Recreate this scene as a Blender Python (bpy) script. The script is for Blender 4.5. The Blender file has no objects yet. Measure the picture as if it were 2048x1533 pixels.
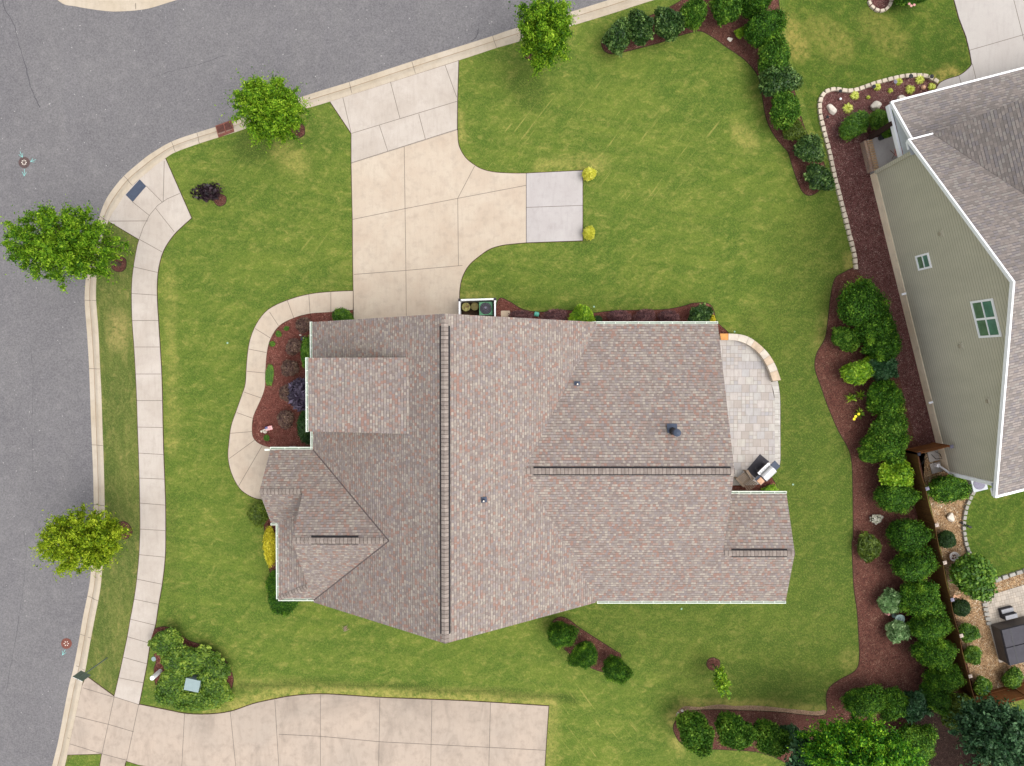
import bpy, bmesh, math, random
import numpy as np
from mathutils import Vector, Matrix
R = math.radians
random.seed(7)
# ------------------------------------------------------------------ camera, world, sun
F, H, TILT = 1421.0, 42.0, -math.atan(28/1421.0)
sc = bpy.context.scene
cam_d = bpy.data.cameras.new('camera'); cam = bpy.data.objects.new('camera', cam_d)
sc.collection.objects.link(cam); sc.camera = cam
cam.location = (0, 0, H); cam.rotation_euler = (TILT, 0, 0)
cam_d.sensor_fit = 'HORIZONTAL'; cam_d.sensor_width = 36; cam_d.lens = 36*F/2048
cam_d.clip_start = 0.5; cam_d.clip_end = 4000
sc.render.resolution_x = 1024; sc.render.resolution_y = 766
sc.view_settings.view_transform = 'Standard'; sc.view_settings.look = 'None'
sc.view_settings.exposure = 1.0; sc.view_settings.gamma = 1
SUN_EL, SUN_AZ = 66, 112          # elevation, compass azimuth (0 = up in the picture, clockwise)
wd = bpy.data.worlds.new('World'); sc.world = wd; wd.use_nodes = True
nt = wd.node_tree; bg = nt.nodes['Background']
sky = nt.nodes.new('ShaderNodeTexSky'); sky.sky_type = 'NISHITA'; sky.sun_disc = False
sky.sun_elevation = R(SUN_EL); sky.sun_rotation = R(SUN_AZ); sky.dust_density = 3.0; sky.air_density = 1.0
hs = nt.nodes.new('ShaderNodeHueSaturation'); hs.inputs['Saturation'].default_value = 0.22
nt.links.new(sky.outputs[0], hs.inputs['Color']); nt.links.new(hs.outputs[0], bg.inputs[0]); bg.inputs[1].default_value = 0.15
sl = bpy.data.lights.new('sun', 'SUN'); sl.energy = 0.78; sl.angle = R(50); sl.color = (1, 0.965, 0.91)
so = bpy.data.objects.new('sun', sl); sc.collection.objects.link(so)
az = R(SUN_AZ); el = R(SUN_EL)
sd = Vector((math.sin(az)*math.cos(el), math.cos(az)*math.cos(el), math.sin(el)))
so.rotation_euler = sd.to_track_quat('Z', 'Y').to_euler()

# ------------------------------------------------------------------ measuring: a pixel of the photo and a height give a place
def P(u, v, z=0.0):
    x, y, w = (u-1024)/F, -(v-766)/F, -1.0
    c, s = math.cos(TILT), math.sin(TILT)
    d = (x, y*c - w*s, y*s + w*c)
    t = (z-H)/d[2]
    return Vector((d[0]*t, d[1]*t, z))
def PP(l, z=0.0): return [P(u, v, z) for u, v in l]
def M(px, z=0): return px*(H-z)/F            # pixels to metres at height z

# ------------------------------------------------------------------ helpers
col = sc.collection
def put(name, mesh, parent=None):
    o = bpy.data.objects.new(name, mesh); col.objects.link(o)
    if parent: o.parent = parent
    return o
def tag(o, label=None, cat=None, group=None, kind=None):
    if label: o['label'] = label
    if cat: o['category'] = cat
    if group: o['group'] = group
    if kind: o['kind'] = kind
    return o
def empty(name, loc, rz=0, label=None, cat=None, group=None):
    o = put(name, None); o.location = loc; o.rotation_euler = (0, 0, rz)
    return tag(o, label, cat, group)
class MB:
    """collects faces for one mesh"""
    def __init__(s): s.v = []; s.f = []; s.m = []; s.uv = []
    def face(s, pts, mi=0, uv=None):
        b = len(s.v); s.v += [tuple(p) for p in pts]; s.f.append(tuple(range(b, b+len(pts)))); s.m.append(mi)
        s.uv.append(uv if uv else [(0, 0)]*len(pts))
    def box(s, c, d, rz=0, mi=0, tilt=None, taper=0):
        c = Vector(c); m = Matrix.Rotation(rz, 3, 'Z')
        if tilt: m = m @ tilt
        q = []
        for sz in (-1, 1):
            k = 1 - taper*(sz+1)/2
            for sx, sy in ((-1,-1),(1,-1),(1,1),(-1,1)):
                q.append(c + m @ Vector((sx*d[0]/2*k, sy*d[1]/2*k, sz*d[2]/2)))
        for f in ((3,2,1,0),(4,5,6,7),(0,1,5,4),(1,2,6,5),(2,3,7,6),(3,0,4,7)): s.face([q[i] for i in f], mi)
    def bar(s, a, b, r=0.02, n=6, mi=0, r2=None):
        a = Vector(a); b = Vector(b); d = (b-a)
        if d.length < 1e-6: return
        q = d.to_track_quat('Z', 'Y'); r2 = r if r2 is None else r2
        A = [a + q @ Vector((r*math.cos(2*math.pi*i/n), r*math.sin(2*math.pi*i/n), 0)) for i in range(n)]
        B = [b + q @ Vector((r2*math.cos(2*math.pi*i/n), r2*math.sin(2*math.pi*i/n), 0)) for i in range(n)]
        for i in range(n): j = (i+1) % n; s.face([A[i], A[j], B[j], B[i]], mi)
        s.face(A[::-1], mi); s.face(B, mi)
    def lathe(s, c, prof, n=20, mi=0):
        c = Vector(c)
        for k in range(len(prof)-1):
            (r0, z0), (r1, z1) = prof[k], prof[k+1]
            for i in range(n):
                a, b = 2*math.pi*i/n, 2*math.pi*(i+1)/n
                p = [c+Vector((r0*math.cos(a), r0*math.sin(a), z0)), c+Vector((r0*math.cos(b), r0*math.sin(b), z0)),
                     c+Vector((r1*math.cos(b), r1*math.sin(b), z1)), c+Vector((r1*math.cos(a), r1*math.sin(a), z1))]
                if r0 < 1e-6: p = [p[0], p[2], p[3]]
                elif r1 < 1e-6: p = p[:3]
                s.face(p, mi)
    def slab(s, pts, zt, zb, mi=0):
        """polygon with vertical sides"""
        pts = [Vector((p[0], p[1], 0)) for p in pts]
        ar = sum(pts[i].x*pts[(i+1) % len(pts)].y - pts[(i+1) % len(pts)].x*pts[i].y for i in range(len(pts)))
        if ar < 0: pts = pts[::-1]
        t = [Vector((p.x, p.y, zt)) for p in pts]; b = [Vector((p.x, p.y, zb)) for p in pts]
        s.face(t, mi)
        for i in range(len(t)):
            j = (i+1) % len(t); s.face([b[i], b[j], t[j], t[i]], mi)
    def strip(s, a, b, w, z, mi=0):
        a = Vector((a[0], a[1], z)); b = Vector((b[0], b[1], z)); d = (b-a).normalized(); n = Vector((-d.y, d.x, 0))*w/2
        s.face([a-n, b-n, b+n, a+n], mi)
    def build(s, name, mats, parent=None, smooth=False, tri=False, loc=None):
        me = bpy.data.meshes.new(name)
        vs = s.v
        if loc is not None: vs = [(x-loc[0], y-loc[1], z-loc[2]) for x, y, z in vs]
        me.from_pydata(vs, [], s.f)
        if not isinstance(mats, (list, tuple)): mats = [mats]
        for m in mats: me.materials.append(m)
        me.polygons.foreach_set('material_index', s.m)
        ul = me.uv_layers.new(name='UVMap'); ul.data.foreach_set('uv', [c for f in s.uv for q in f for c in q])
        bm = bmesh.new(); bm.from_mesh(me)
        if not s.uv or smooth: bmesh.ops.remove_doubles(bm, verts=bm.verts, dist=1e-4)
        if tri: bmesh.ops.triangulate(bm, faces=[f for f in bm.faces if len(f.verts) > 4])
        if smooth:
            for f in bm.faces: f.smooth = True
        bm.to_mesh(me); bm.free(); me.update()
        o = put(name, me, parent)
        if loc is not None and parent is None: o.location = loc
        return o
def spline(pts, closed=False, n=6):
    pts = [Vector((p[0], p[1], 0)) for p in pts]; out = []; N = len(pts)
    rng = range(N) if closed else range(N-1)
    for i in rng:
        if closed: p0, p1, p2, p3 = pts[i-1], pts[i], pts[(i+1) % N], pts[(i+2) % N]
        else: p0, p1, p2, p3 = pts[max(i-1, 0)], pts[i], pts[i+1], pts[min(i+2, N-1)]
        for k in range(n):
            t = k/n
            out.append(0.5*((2*p1)+(p2-p0)*t+(2*p0-5*p1+4*p2-p3)*t*t+(3*p1-p0-3*p2+p3)*t**3))
    if not closed: out.append(pts[-1])
    return out
def resample(pts, n):
    L = [0]
    for i in range(1, len(pts)): L.append(L[-1]+(pts[i]-pts[i-1]).length)
    out = []; j = 0
    for k in range(n):
        t = L[-1]*k/(n-1)
        while j < len(pts)-2 and L[j+1] < t: j += 1
        d = L[j+1]-L[j]; out.append(pts[j].lerp(pts[j+1], (t-L[j])/d if d > 0 else 0))
    return out
def offset(pts, d):
    n = len(pts); ar = sum(pts[i].x*pts[(i+1) % n].y-pts[(i+1) % n].x*pts[i].y for i in range(n))
    sg = 1 if ar > 0 else -1; out = []
    for i in range(n):
        a = (pts[i]-pts[i-1]); b = (pts[(i+1) % n]-pts[i])
        if a.length < 1e-6 or b.length < 1e-6: out.append(pts[i].copy()); continue
        a = a.normalized(); b = b.normalized()
        na = Vector((a.y, -a.x, 0)); nb = Vector((b.y, -b.x, 0)); m = (na+nb)
        if m.length < 1e-3: m = na
        m.normalize(); k = 1/max(0.5, m.dot(na)); out.append(pts[i]+m*d*sg*k)
    return out

# ------------------------------------------------------------------ materials
def lin(c): return tuple(((x/255)/12.92 if x/255 <= .04045 else ((x/255+.055)/1.055)**2.4) for x in c)+(1,)
class NM:
    def __init__(s, name, rough=0.85, spec=0.3):
        s.m = bpy.data.materials.new(name); s.m.use_nodes = True; s.t = s.m.node_tree
        s.b = s.t.nodes['Principled BSDF']; s.b.inputs['Roughness'].default_value = rough
        s.b.inputs['Specular IOR Level'].default_value = spec
    def n(s, typ, **kw):
        o = s.t.nodes.new('ShaderNode'+typ)
        for k, v in kw.items():
            if k in o.inputs: s.set(o.inputs[k], v)
            else: setattr(o, k, v)
        return o
    def set(s, inp, v):
        if isinstance(v, bpy.types.NodeSocket): s.t.links.new(v, inp)
        else: inp.default_value = v
    def math(s, op, a, b=0.0, c=None):
        o = s.t.nodes.new('ShaderNodeMath'); o.operation = op; s.set(o.inputs[0], a); s.set(o.inputs[1], b)
        if c is not None: s.set(o.inputs[2], c)
        return o.outputs[0]
    def mix(s, f, a, b, typ='MIX'):
        o = s.t.nodes.new('ShaderNodeMix'); o.data_type = 'RGBA'; o.blend_type = typ
        s.set(o.inputs[0], f); s.set(o.inputs[6], a); s.set(o.inputs[7], b); return o.outputs[2]
    def ramp(s, f, stops, interp='LINEAR'):
        o = s.t.nodes.new('ShaderNodeValToRGB'); s.set(o.inputs[0], f); r = o.color_ramp; r.interpolation = interp
        while len(r.elements) < len(stops): r.elements.new(0.5)
        for e, (p, c) in zip(r.elements, stops): e.position = p; e.color = c if len(c) == 4 else tuple(c)+(1,)
        return o.outputs[0]
    def rr(s, f, a, b, c=0.0, d=1.0):
        o = s.t.nodes.new('ShaderNodeMapRange'); s.set(o.inputs[0], f)
        for i, v in enumerate((a, b, c, d)): o.inputs[i+1].default_value = v
        return o.outputs[0]
    def pos(s, scale=(1,1,1), rot=0):
        g = s.t.nodes.new('ShaderNodeNewGeometry'); mp = s.t.nodes.new('ShaderNodeMapping')
        s.t.links.new(g.outputs['Position'], mp.inputs[0]); mp.inputs['Scale'].default_value = scale
        # rotate first, then stretch
        r = s.t.nodes.new('ShaderNodeVectorRotate'); r.rotation_type = 'Z_AXIS'; r.inputs['Angle'].default_value = rot
        s.t.links.new(g.outputs['Position'], r.inputs[0]); s.t.links.new(r.outputs[0], mp.inputs[0]); return mp.outputs[0]
    def noise(s, vec, scale, detail=2, rough=0.5, dist=0.0):
        o = s.t.nodes.new('ShaderNodeTexNoise'); s.t.links.new(vec, o.inputs['Vector']); o.inputs['Scale'].default_value = scale
        o.inputs['Detail'].default_value = detail; o.inputs['Roughness'].default_value = rough; o.inputs['Distortion'].default_value = dist
        return o.outputs[0]
    def voro(s, vec, scale, out='Color', feature='F1'):
        o = s.t.nodes.new('ShaderNodeTexVoronoi'); o.feature = feature; s.t.links.new(vec, o.inputs['Vector']); o.inputs['Scale'].default_value = scale
        return o.outputs[out]
    def bump(s, h, strength=0.4, dist=0.02):
        o = s.t.nodes.new('ShaderNodeBump'); o.inputs['Strength'].default_value = strength; o.inputs['Distance'].default_value = dist
        s.t.links.new(h, o.inputs['Height']); s.t.links.new(o.outputs[0], s.b.inputs['Normal'])
    def out(s, c): s.set(s.b.inputs['Base Color'], c); return s.m
def plain(name, rgb, rough=0.6, spec=0.4, var=0.12, scale=6, metal=0):
    k = NM(name, rough, spec); v = k.pos(); n = k.noise(v, scale, 3, 0.6)
    c = lin(rgb); d = tuple(x*(1-var) for x in c[:3])+(1,); e = tuple(min(1, x*(1+var)) for x in c[:3])+(1,)
    k.b.inputs['Metallic'].default_value = metal
    return k.out(k.mix(k.rr(n, .3, .7), d, e))

def m_asphalt():
    k = NM('asphalt', 0.9, 0.2); v = k.pos()
    big = k.noise(v, .25, 4, .6); mid = k.noise(v, 1.6, 3, .6); fine = k.noise(v, 11, 4, .85); fl = k.noise(k.pos((1, .12, 1), R(3)), .7, 3, .6)
    base = k.mix(k.rr(big, .3, .7), lin((89,87,89)), lin((103,101,101)))
    base = k.mix(k.math('MULTIPLY', k.rr(mid, .5, .74), .22), base, lin((136,132,130)))
    base = k.mix(k.math('MULTIPLY', k.rr(fl, .5, .75), .3), base, lin((88,86,91)))
    base = k.mix(k.rr(fine, .32, .68), k.mix(.3, base, lin((58,56,59))), k.mix(.24, base, lin((170,165,165))))
    sp = k.voro(v, 22, 'Color'); spk = k.t.nodes.new('ShaderNodeSeparateColor'); k.t.links.new(sp, spk.inputs[0])
    base = k.mix(k.math('MULTIPLY', k.math('GREATER_THAN', spk.outputs[0], .9993), .5), base, lin((196,192,186)))
    k.bump(fine, .5, .01); return k.out(base)
def m_concrete(name, a, b, stain=.35, sc_=1.0):
    k = NM(name, 0.85, 0.25); v = k.pos()
    n1 = k.noise(v, .45*sc_, 4, .6, .5); n2 = k.noise(v, 2.2, 4, .65); n3 = k.noise(v, 30, 2, .6); n4 = k.noise(k.pos((1, .15, 1)), 6, 2, .6)
    c = k.mix(k.rr(n1, .35, .68), lin(a), lin(b)); d = lin([x*.80 for x in a])
    c = k.mix(k.math('MULTIPLY', k.rr(n2, .5, .78), stain), c, d)
    c = k.mix(k.math('MULTIPLY', k.rr(n4, .5, .7), .16), c, d)
    c = k.mix(k.math('MULTIPLY', k.rr(n3, .42, .75), .22), c, lin([x*.72 for x in a]))
    k.bump(n3, .2, .006); return k.out(c)
def m_grass(name, g1, g2, g3, straw, dry=1.0, rots=(R(-35), R(8))):
    k = NM(name, 0.9, 0.12); v = k.pos()
    n1 = k.noise(v, .22, 3, .55, .4); n2 = k.noise(k.pos((1, 2.3, 1), rots[0]), .62, 5, .72, .8)
    n3 = k.noise(k.pos((1, 1.7, 1), rots[1]), 1.9, 6, .78, .9)
    st = k.noise(k.pos((.12, 2.0, 1), rots[1]), .8, 2, .5)          # mower passes
    f1 = k.noise(v, 7, 5, .85); f2 = k.noise(k.pos((1, 1.6, 1), R(50)), 9, 4, .8)
    c = k.mix(k.rr(n1, .34, .66), lin(g1), lin(g2))
    c = k.mix(k.math('MULTIPLY', k.rr(n2, .44, .66), .6), c, lin(g3))
    c = k.mix(k.math('MULTIPLY', k.rr(st, .47, .6), .62), c, lin(g1))
    s_ = k.math('MULTIPLY', k.rr(n3, .47, .68), k.rr(n2, .34, .6))
    at = k.n('Attribute', attribute_name='dry'); al = k.n('Attribute', attribute_name='lush_shade')
    edge = k.math('MULTIPLY', at.outputs['Fac'], k.rr(k.noise(v, 2.6, 4, .75), .33, .6))
    s_ = k.math('MINIMUM', k.math('ADD', k.math('MULTIPLY', s_, .58*dry), edge), 1.0)
    av = k.n('Attribute', attribute_name='vert'); sv = k.noise(k.pos((2.6, .1, 1)), .6, 3, .6)
    c = k.mix(k.math('MULTIPLY', av.outputs['Fac'], k.math('MULTIPLY', k.rr(sv, .42, .62), .6)), c, lin(g1))
    for nm, an in (('streaka', R(-52)), ('streakb', R(53))):
        aa = k.n('Attribute', attribute_name=nm); sn = k.noise(k.pos((.28, 7.5, 1), an), .75, 3, .65); gate = k.noise(v, .55, 2, .5)
        s_ = k.math('MAXIMUM', s_, k.math('MULTIPLY', k.math('MULTIPLY', aa.outputs['Fac'], k.rr(sn, .585, .66)), k.rr(gate, .45, .6)))
    c = k.mix(s_, c, lin(straw))
    c = k.mix(k.math('MULTIPLY', al.outputs['Fac'], .75), c, lin([x*.72 for x in g1]))
    c = k.mix(k.math('MULTIPLY', k.rr(f1, .46, .66), .5), c, lin([x*.66 for x in g1]))
    c = k.mix(k.math('MULTIPLY', k.rr(f2, .5, .7), .55), c, lin([min(255, x*1.2+12) for x in g3]))
    k.bump(f1, .9, .04); return k.out(c)
def m_mulch(name, a, b, c3):
    k = NM(name, 0.95, 0.1); v = k.pos()
    w = k.t.nodes.new('ShaderNodeVectorMath'); w.operation = 'ADD'; k.t.links.new(v, w.inputs[0])
    nn = k.t.nodes.new('ShaderNodeTexNoise'); k.t.links.new(v, nn.inputs['Vector']); nn.inputs['Scale'].default_value = 9; k.t.links.new(nn.outputs[1], w.inputs[1])
    vc = k.voro(w.outputs[0], 16 if 'gravel' not in name else 10, 'Color'); sp = k.t.nodes.new('ShaderNodeSeparateColor'); k.t.links.new(vc, sp.inputs[0])
    vd = k.voro(w.outputs[0], 16 if 'gravel' not in name else 10, 'Distance')
    c = k.ramp(sp.outputs[0], [(0, lin([x*.55 for x in a])), (.4, lin(a)), (.75, lin(b)), (.93, lin(b)), (.97, lin(c3))])
    big = k.noise(v, .7, 4, .6)
    md = k.noise(v, 5, 5, .85); c = k.mix(k.math('MULTIPLY', k.rr(md, .48, .66), .6), c, lin([x*.55 for x in a])); md2 = k.noise(v, 7, 4, .85); c = k.mix(k.math('MULTIPLY', k.rr(md2, .55, .7), .5), c, lin([min(255,x*1.2) for x in b]))
    c = k.mix(k.math('MULTIPLY', k.rr(big, .35, .7), .4), c, lin([x*.8 for x in a]))
    k.bump(k.math('MULTIPLY', vd, sp.outputs[1]), 1.0, .05); return k.out(c)
def m_shingle(name, cols, dark, tab=.24, row=.143, pinkpos=None):
    """asphalt shingles; UV in metres, v runs up the slope"""
    k = NM(name, 0.9, 0.15); uv = k.n('UVMap'); sp = k.n('SeparateXYZ'); k.t.links.new(uv.outputs[0], sp.inputs[0])
    v = k.math('DIVIDE', sp.outputs[1], row); r = k.math('FLOOR', v); fv = k.math('FRACT', v)
    wn = k.n('TexWhiteNoise', noise_dimensions='1D'); k.t.links.new(r, wn.inputs['W'])
    wob = k.n('TexNoise', noise_dimensions='2D'); cb = k.n('CombineXYZ'); k.t.links.new(sp.outputs[0], cb.inputs[0]); k.t.links.new(k.math('MULTIPLY', r, 3.71), cb.inputs[1])
    k.t.links.new(cb.outputs[0], wob.inputs['Vector']); wob.inputs['Scale'].default_value = 2.2; wob.inputs['Detail'].default_value = 1
    x = k.math('ADD', k.math('DIVIDE', sp.outputs[0], tab), k.math('MULTIPLY', wn.outputs[0], 37.0)); x = k.math('ADD', x, k.math('MULTIPLY', wob.outputs[0], .6))
    cx = k.math('FLOOR', x); fx = k.math('FRACT', x)
    cc = k.n('CombineXYZ'); k.t.links.new(cx, cc.inputs[0]); k.t.links.new(r, cc.inputs[1])
    w2 = k.n('TexWhiteNoise', noise_dimensions='2D'); k.t.links.new(cc.outputs[0], w2.inputs['Vector'])
    pos = k.pos(); patch = k.noise(pos, .55, 3, .6)
    val = k.math('ADD', k.math('MULTIPLY', w2.outputs[0], .92), k.math('MULTIPLY', k.math('SUBTRACT', patch, .5), .35))
    n = len(cols); c = k.ramp(val, [(i/n, lin(q)) for i, q in enumerate(cols)], 'CONSTANT')
    gr = k.noise(pos, 45, 2, .7); c = k.mix(k.math('MULTIPLY', k.rr(gr, .4, .7), .3), c, lin([q*.72 for q in cols[0]]))
    lower = k.math('LESS_THAN', fv, .17); side = k.math('LESS_THAN', fx, .09)
    raised = k.math('GREATER_THAN', w2.outputs[0], .45)
    line = k.math('MAXIMUM', k.math('MULTIPLY', lower, k.math('ADD', .3, k.math('MULTIPLY', raised, .5))), k.math('MULTIPLY', side, .28))
    c = k.mix(line, c, lin(dark))
    k.bump(k.math('SUBTRACT', k.math('MULTIPLY', raised, .5), fv), .5, .012); return k.out(c)
def m_leaf(name, dark, mid, light, tr=0.25, rough=.55, spec=.35):
    k = NM(name, rough, spec); at = k.n('Attribute', attribute_name='tint'); oi = k.n('ObjectInfo')
    f = k.math('ADD', at.outputs['Fac'], k.math('MULTIPLY', k.math('SUBTRACT', oi.outputs['Random'], .5), .12))
    c = k.ramp(f, [(0, lin(dark)), (.45, lin(mid)), (1, lin(light))])
    k.set(k.b.inputs['Base Color'], c)
    tb = k.n('BsdfTranslucent'); k.t.links.new(c, tb.inputs[0]); mx = k.n('MixShader'); mx.inputs[0].default_value = tr
    k.t.links.new(k.b.outputs[0], mx.inputs[1]); k.t.links.new(tb.outputs[0], mx.inputs[2])
    k.t.links.new(mx.outputs[0], k.t.nodes['Material Output'].inputs[0]); return k.m
def m_siding(name, rgb, lap=.2):
    k = NM(name, .7, .3); g = k.n('NewGeometry'); sp = k.n('SeparateXYZ'); k.t.links.new(g.outputs['Position'], sp.inputs[0])
    fz = k.math('FRACT', k.math('DIVIDE', sp.outputs[2], lap)); v = k.pos()
    c = lin(rgb); n = k.noise(k.pos((1, 1, .4)), 1.2, 4, .6); n2 = k.noise(v, 14, 2, .6)
    b = k.mix(k.rr(n, .3, .7), c, tuple(q*.88 for q in c[:3])+(1,)); b = k.mix(k.math('MULTIPLY', k.rr(n2, .45, .7), .12), b, lin([q*.8 for q in rgb]))
    b = k.mix(k.math('MULTIPLY', k.math('LESS_THAN', fz, .2), .55), b, lin([q*.62 for q in rgb]))
    k.bump(fz, -.6, .015); return k.out(b)
def m_brick(name, cols, mortar, w=.22, h=.075, flat=True):
    k = NM(name, .85, .2); o = k.n('TexBrick'); uv = k.n('UVMap'); k.t.links.new(uv.outputs[0], o.inputs['Vector'])
    o.inputs['Color1'].default_value = lin(cols[0]); o.inputs['Color2'].default_value = lin(cols[1]); o.inputs['Mortar'].default_value = lin(mortar)
    o.inputs['Scale'].default_value = 1; o.inputs['Brick Width'].default_value = w; o.inputs['Row Height'].default_value = h; o.inputs['Mortar Size'].default_value = .006
    n = k.noise(k.pos(), 3, 3, .6); return k.out(k.mix(k.math('MULTIPLY', k.rr(n, .4, .7), .4), o.outputs[0], lin([q*.75 for q in cols[0]])))
def m_pavers(name, cols, joint, sx, sy, rot=0.0):
    """random ashlar pavers on a grid: big cells split at random"""
    k = NM(name, .85, .2); sp = k.n('SeparateXYZ'); k.t.links.new(k.pos((1, 1, 1), rot), sp.inputs[0])
    def cell(w, h, off):
        a = k.math('DIVIDE', sp.outputs[1], h); r = k.math('FLOOR', a); x = k.math('ADD', k.math('DIVIDE', sp.outputs[0], w), k.math('MULTIPLY', r, off))
        c = k.n('CombineXYZ'); k.t.links.new(k.math('FLOOR', x), c.inputs[0]); k.t.links.new(r, c.inputs[1])
        wn = k.n('TexWhiteNoise', noise_dimensions='2D'); k.t.links.new(c.outputs[0], wn.inputs['Vector'])
        fx = k.math('FRACT', x); fy = k.math('FRACT', a)
        ex = k.math('MULTIPLY', k.math('MINIMUM', fx, k.math('SUBTRACT', 1, fx)), w); ey = k.math('MULTIPLY', k.math('MINIMUM', fy, k.math('SUBTRACT', 1, fy)), h)
        return wn.outputs[0], k.math('LESS_THAN', k.math('MINIMUM', ex, ey), .012)
    v1, l1 = cell(sx, sy, .5); v2, l2 = cell(sx/2, sy/2, 0.0)
    big, _ = cell(sx, sy, .5); sel = k.math('GREATER_THAN', k.math('FRACT', k.math('MULTIPLY', big, 7.31)), .55)
    val = k.math('ADD', k.math('MULTIPLY', v1, k.math('SUBTRACT', 1, sel)), k.math('MULTIPLY', v2, sel))
    ln = k.math('MAXIMUM', l1, k.math('MULTIPLY', l2, sel)); n = len(cols)
    c = k.ramp(val, [(i/n, lin(q)) for i, q in enumerate(cols)], 'LINEAR')
    nz = k.noise(k.pos((1, .4, 1)), 5, 4, .65); c = k.mix(k.math('MULTIPLY', k.rr(nz, .35, .7), .45), c, lin([q*.86 for q in cols[0]]))
    return k.out(k.mix(k.math('MULTIPLY', ln, .6), c, lin(joint)))
def m_wood(name, a, b, rough=.8):
    k = NM(name, rough, .2); g = k.n('NewGeometry'); oi = k.n('ObjectInfo')
    n = k.noise(k.pos((9, 9, .8)), 1.2, 4, .6); n2 = k.noise(k.pos(), .6, 2, .5)
    return k.out(k.mix(k.math('MULTIPLY', k.rr(n2, .35, .65), .5), k.mix(k.rr(n, .3, .7), lin(a), lin(b)), lin([q*.6 for q in a])))

MT = {}
MT['asphalt'] = m_asphalt()
MT['concrete'] = m_concrete('warm_concrete', (184,170,153), (174,157,139), .5)
MT['walk'] = m_concrete('sidewalk_concrete', (169,158,147), (181,171,161), .3)
MT['kerb'] = m_concrete('kerb_concrete', (172,158,138), (180,168,152), .4)
MT['greycon'] = m_concrete('grey_concrete', (166,159,156), (174,168,165), .3)
MT['oldcon'] = m_concrete('stained_concrete', (166,148,133), (154,139,128), .7, .7)
def m_stained(name, a, b):
    m_ = m_concrete(name, a, b, .7, .7); t = m_.node_tree; bs = t.nodes['Principled BSDF']; src = bs.inputs['Base Color'].links[0].from_socket
    k = NM.__new__(NM); k.m = m_; k.t = t; k.b = bs
    sp = k.n('SeparateXYZ'); k.t.links.new(k.pos(), sp.inputs[0]); n = k.noise(k.pos((.5, 1, 1)), .55, 5, .65, .6)
    ym = k.math('MULTIPLY', k.rr(sp.outputs[1], -21.6, -19.0), k.rr(n, .36, .62)); xm = k.math('MULTIPLY', k.rr(sp.outputs[0], -17, -13), k.rr(sp.outputs[0], -1, -5))
    n2 = k.noise(k.pos((1, .45, 1)), .9, 5, .7, .8)
    c = k.mix(k.math('MULTIPLY', k.math('MULTIPLY', ym, xm), .75), src, lin([x*.62 for x in a])); c = k.mix(k.math('MULTIPLY', k.rr(n2, .48, .7), .5), c, lin([x*.74 for x in a]))
    k.out(c); return m_
MT['oldcon'] = m_stained('stained_concrete', (172,156,141), (162,149,136))
MT['nbcon'] = m_concrete('pale_concrete', (168,161,155), (174,168,162), .2)
MT['joint'] = plain('joint', (104,96,88), .95, .1)
MT['crack'] = plain('crack_filler', (78,77,80), .95, .1)
MT['grass'] = m_grass('lawn_grass', (70,93,32), (89,106,39), (108,119,48), (150,142,76), 1.25)
MT['verge'] = m_grass('verge_grass', (70,86,36), (87,98,44), (106,110,55), (148,135,82), 1.1, (R(80), R(85)))
MT['shade'] = m_grass('neighbour_grass', (55,79,22), (71,92,29), (93,108,38), (147,134,70), .8, (R(-50), R(20)))  # greener grass of the neighbour's lawns and outlying ground
MT['soil'] = plain('edge_soil', (66,52,40), .95, .1, .3, 8)
MT['mulch'] = m_mulch('brown_mulch', (111,70,61), (143,94,81), (206,171,143))
MT['mulch2'] = m_mulch('dark_mulch', (109,70,66), (149,101,96), (243,208,193))
MT['mulchr'] = m_mulch('red_mulch', (120,69,59), (158,99,87), (208,160,139))
MT['baresoil'] = m_mulch('bare_soil', (184,146,116), (206,172,142), (224,200,174))
MT['mulchd'] = m_mulch('shaded_mulch', (52,38,34), (74,54,48), (120,100,84))  # mulch with the trees' shadow put into its near-black colour
MT['gravel'] = m_mulch('river_gravel', (160,122,86), (216,181,139), (250,244,218))
MT['roof'] = m_shingle('roof_shingle', [(125,113,108),(135,124,117),(141,113,102),(143,133,124),(130,121,118),(146,125,115),(153,142,132),(139,129,122),(145,134,129),(135,121,113),(159,149,138),(140,132,123)], (66,57,54), .145, .15)
MT['roof2'] = m_shingle('grey_shingle', [(125,117,112),(138,128,122),(148,138,132),(130,123,122),(145,138,132)], (70,66,65), .22, .15)
MT['cap'] = plain('ridge_cap', (134,123,115), .9, .15, .22, 5)
MT['vent'] = plain('vent_black', (40,38,40), .8, .2)
MT['gutter'] = plain('gutter_white', (214,220,208), .45, .4, .06)
MT['gutter_in'] = plain('gutter_inside', (128,142,126), .6, .3, .25, 3)
MT['white'] = plain('white_trim', (242,242,244), .45, .4, .04)
MT['siding'] = m_siding('sage_siding', (193,187,167))
MT['cream'] = m_siding('cream_siding', (196,186,164))
MT['found'] = m_concrete('foundation', (246,229,202), (232,212,182), .5)
MT['brick'] = m_brick('brick', ((167,132,105), (133,107,94)), (167,172,167))
MT['glass'] = plain('window_glass', (88,128,110), .12, .6, .3, 1.5)
MT['glassd'] = plain('dark_glass', (40,48,50), .1, .6, .2, 2)
MT['fence'] = m_wood('fence_wood', (108,76,40), (84,56,28))
MT['fence2'] = m_wood('fence_wood_light', (150,98,58), (128,78,42))
MT['teak'] = m_wood('weathered_slats', (168,148,128), (142,122,104))
MT['bark'] = m_wood('bark', (96,82,68), (70,58,48))
MT['metal'] = plain('steel', (196,196,198), .35, .5, .05, 4, .3)
MT['black'] = plain('black_plastic', (34,35,38), .5, .4, .15)
MT['slate'] = plain('slate_panel', (62,70,86), .6, .3, .1)
MT['dgrey'] = plain('dark_grey', (62,60,66), .75, .3, .15, 3)
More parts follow.
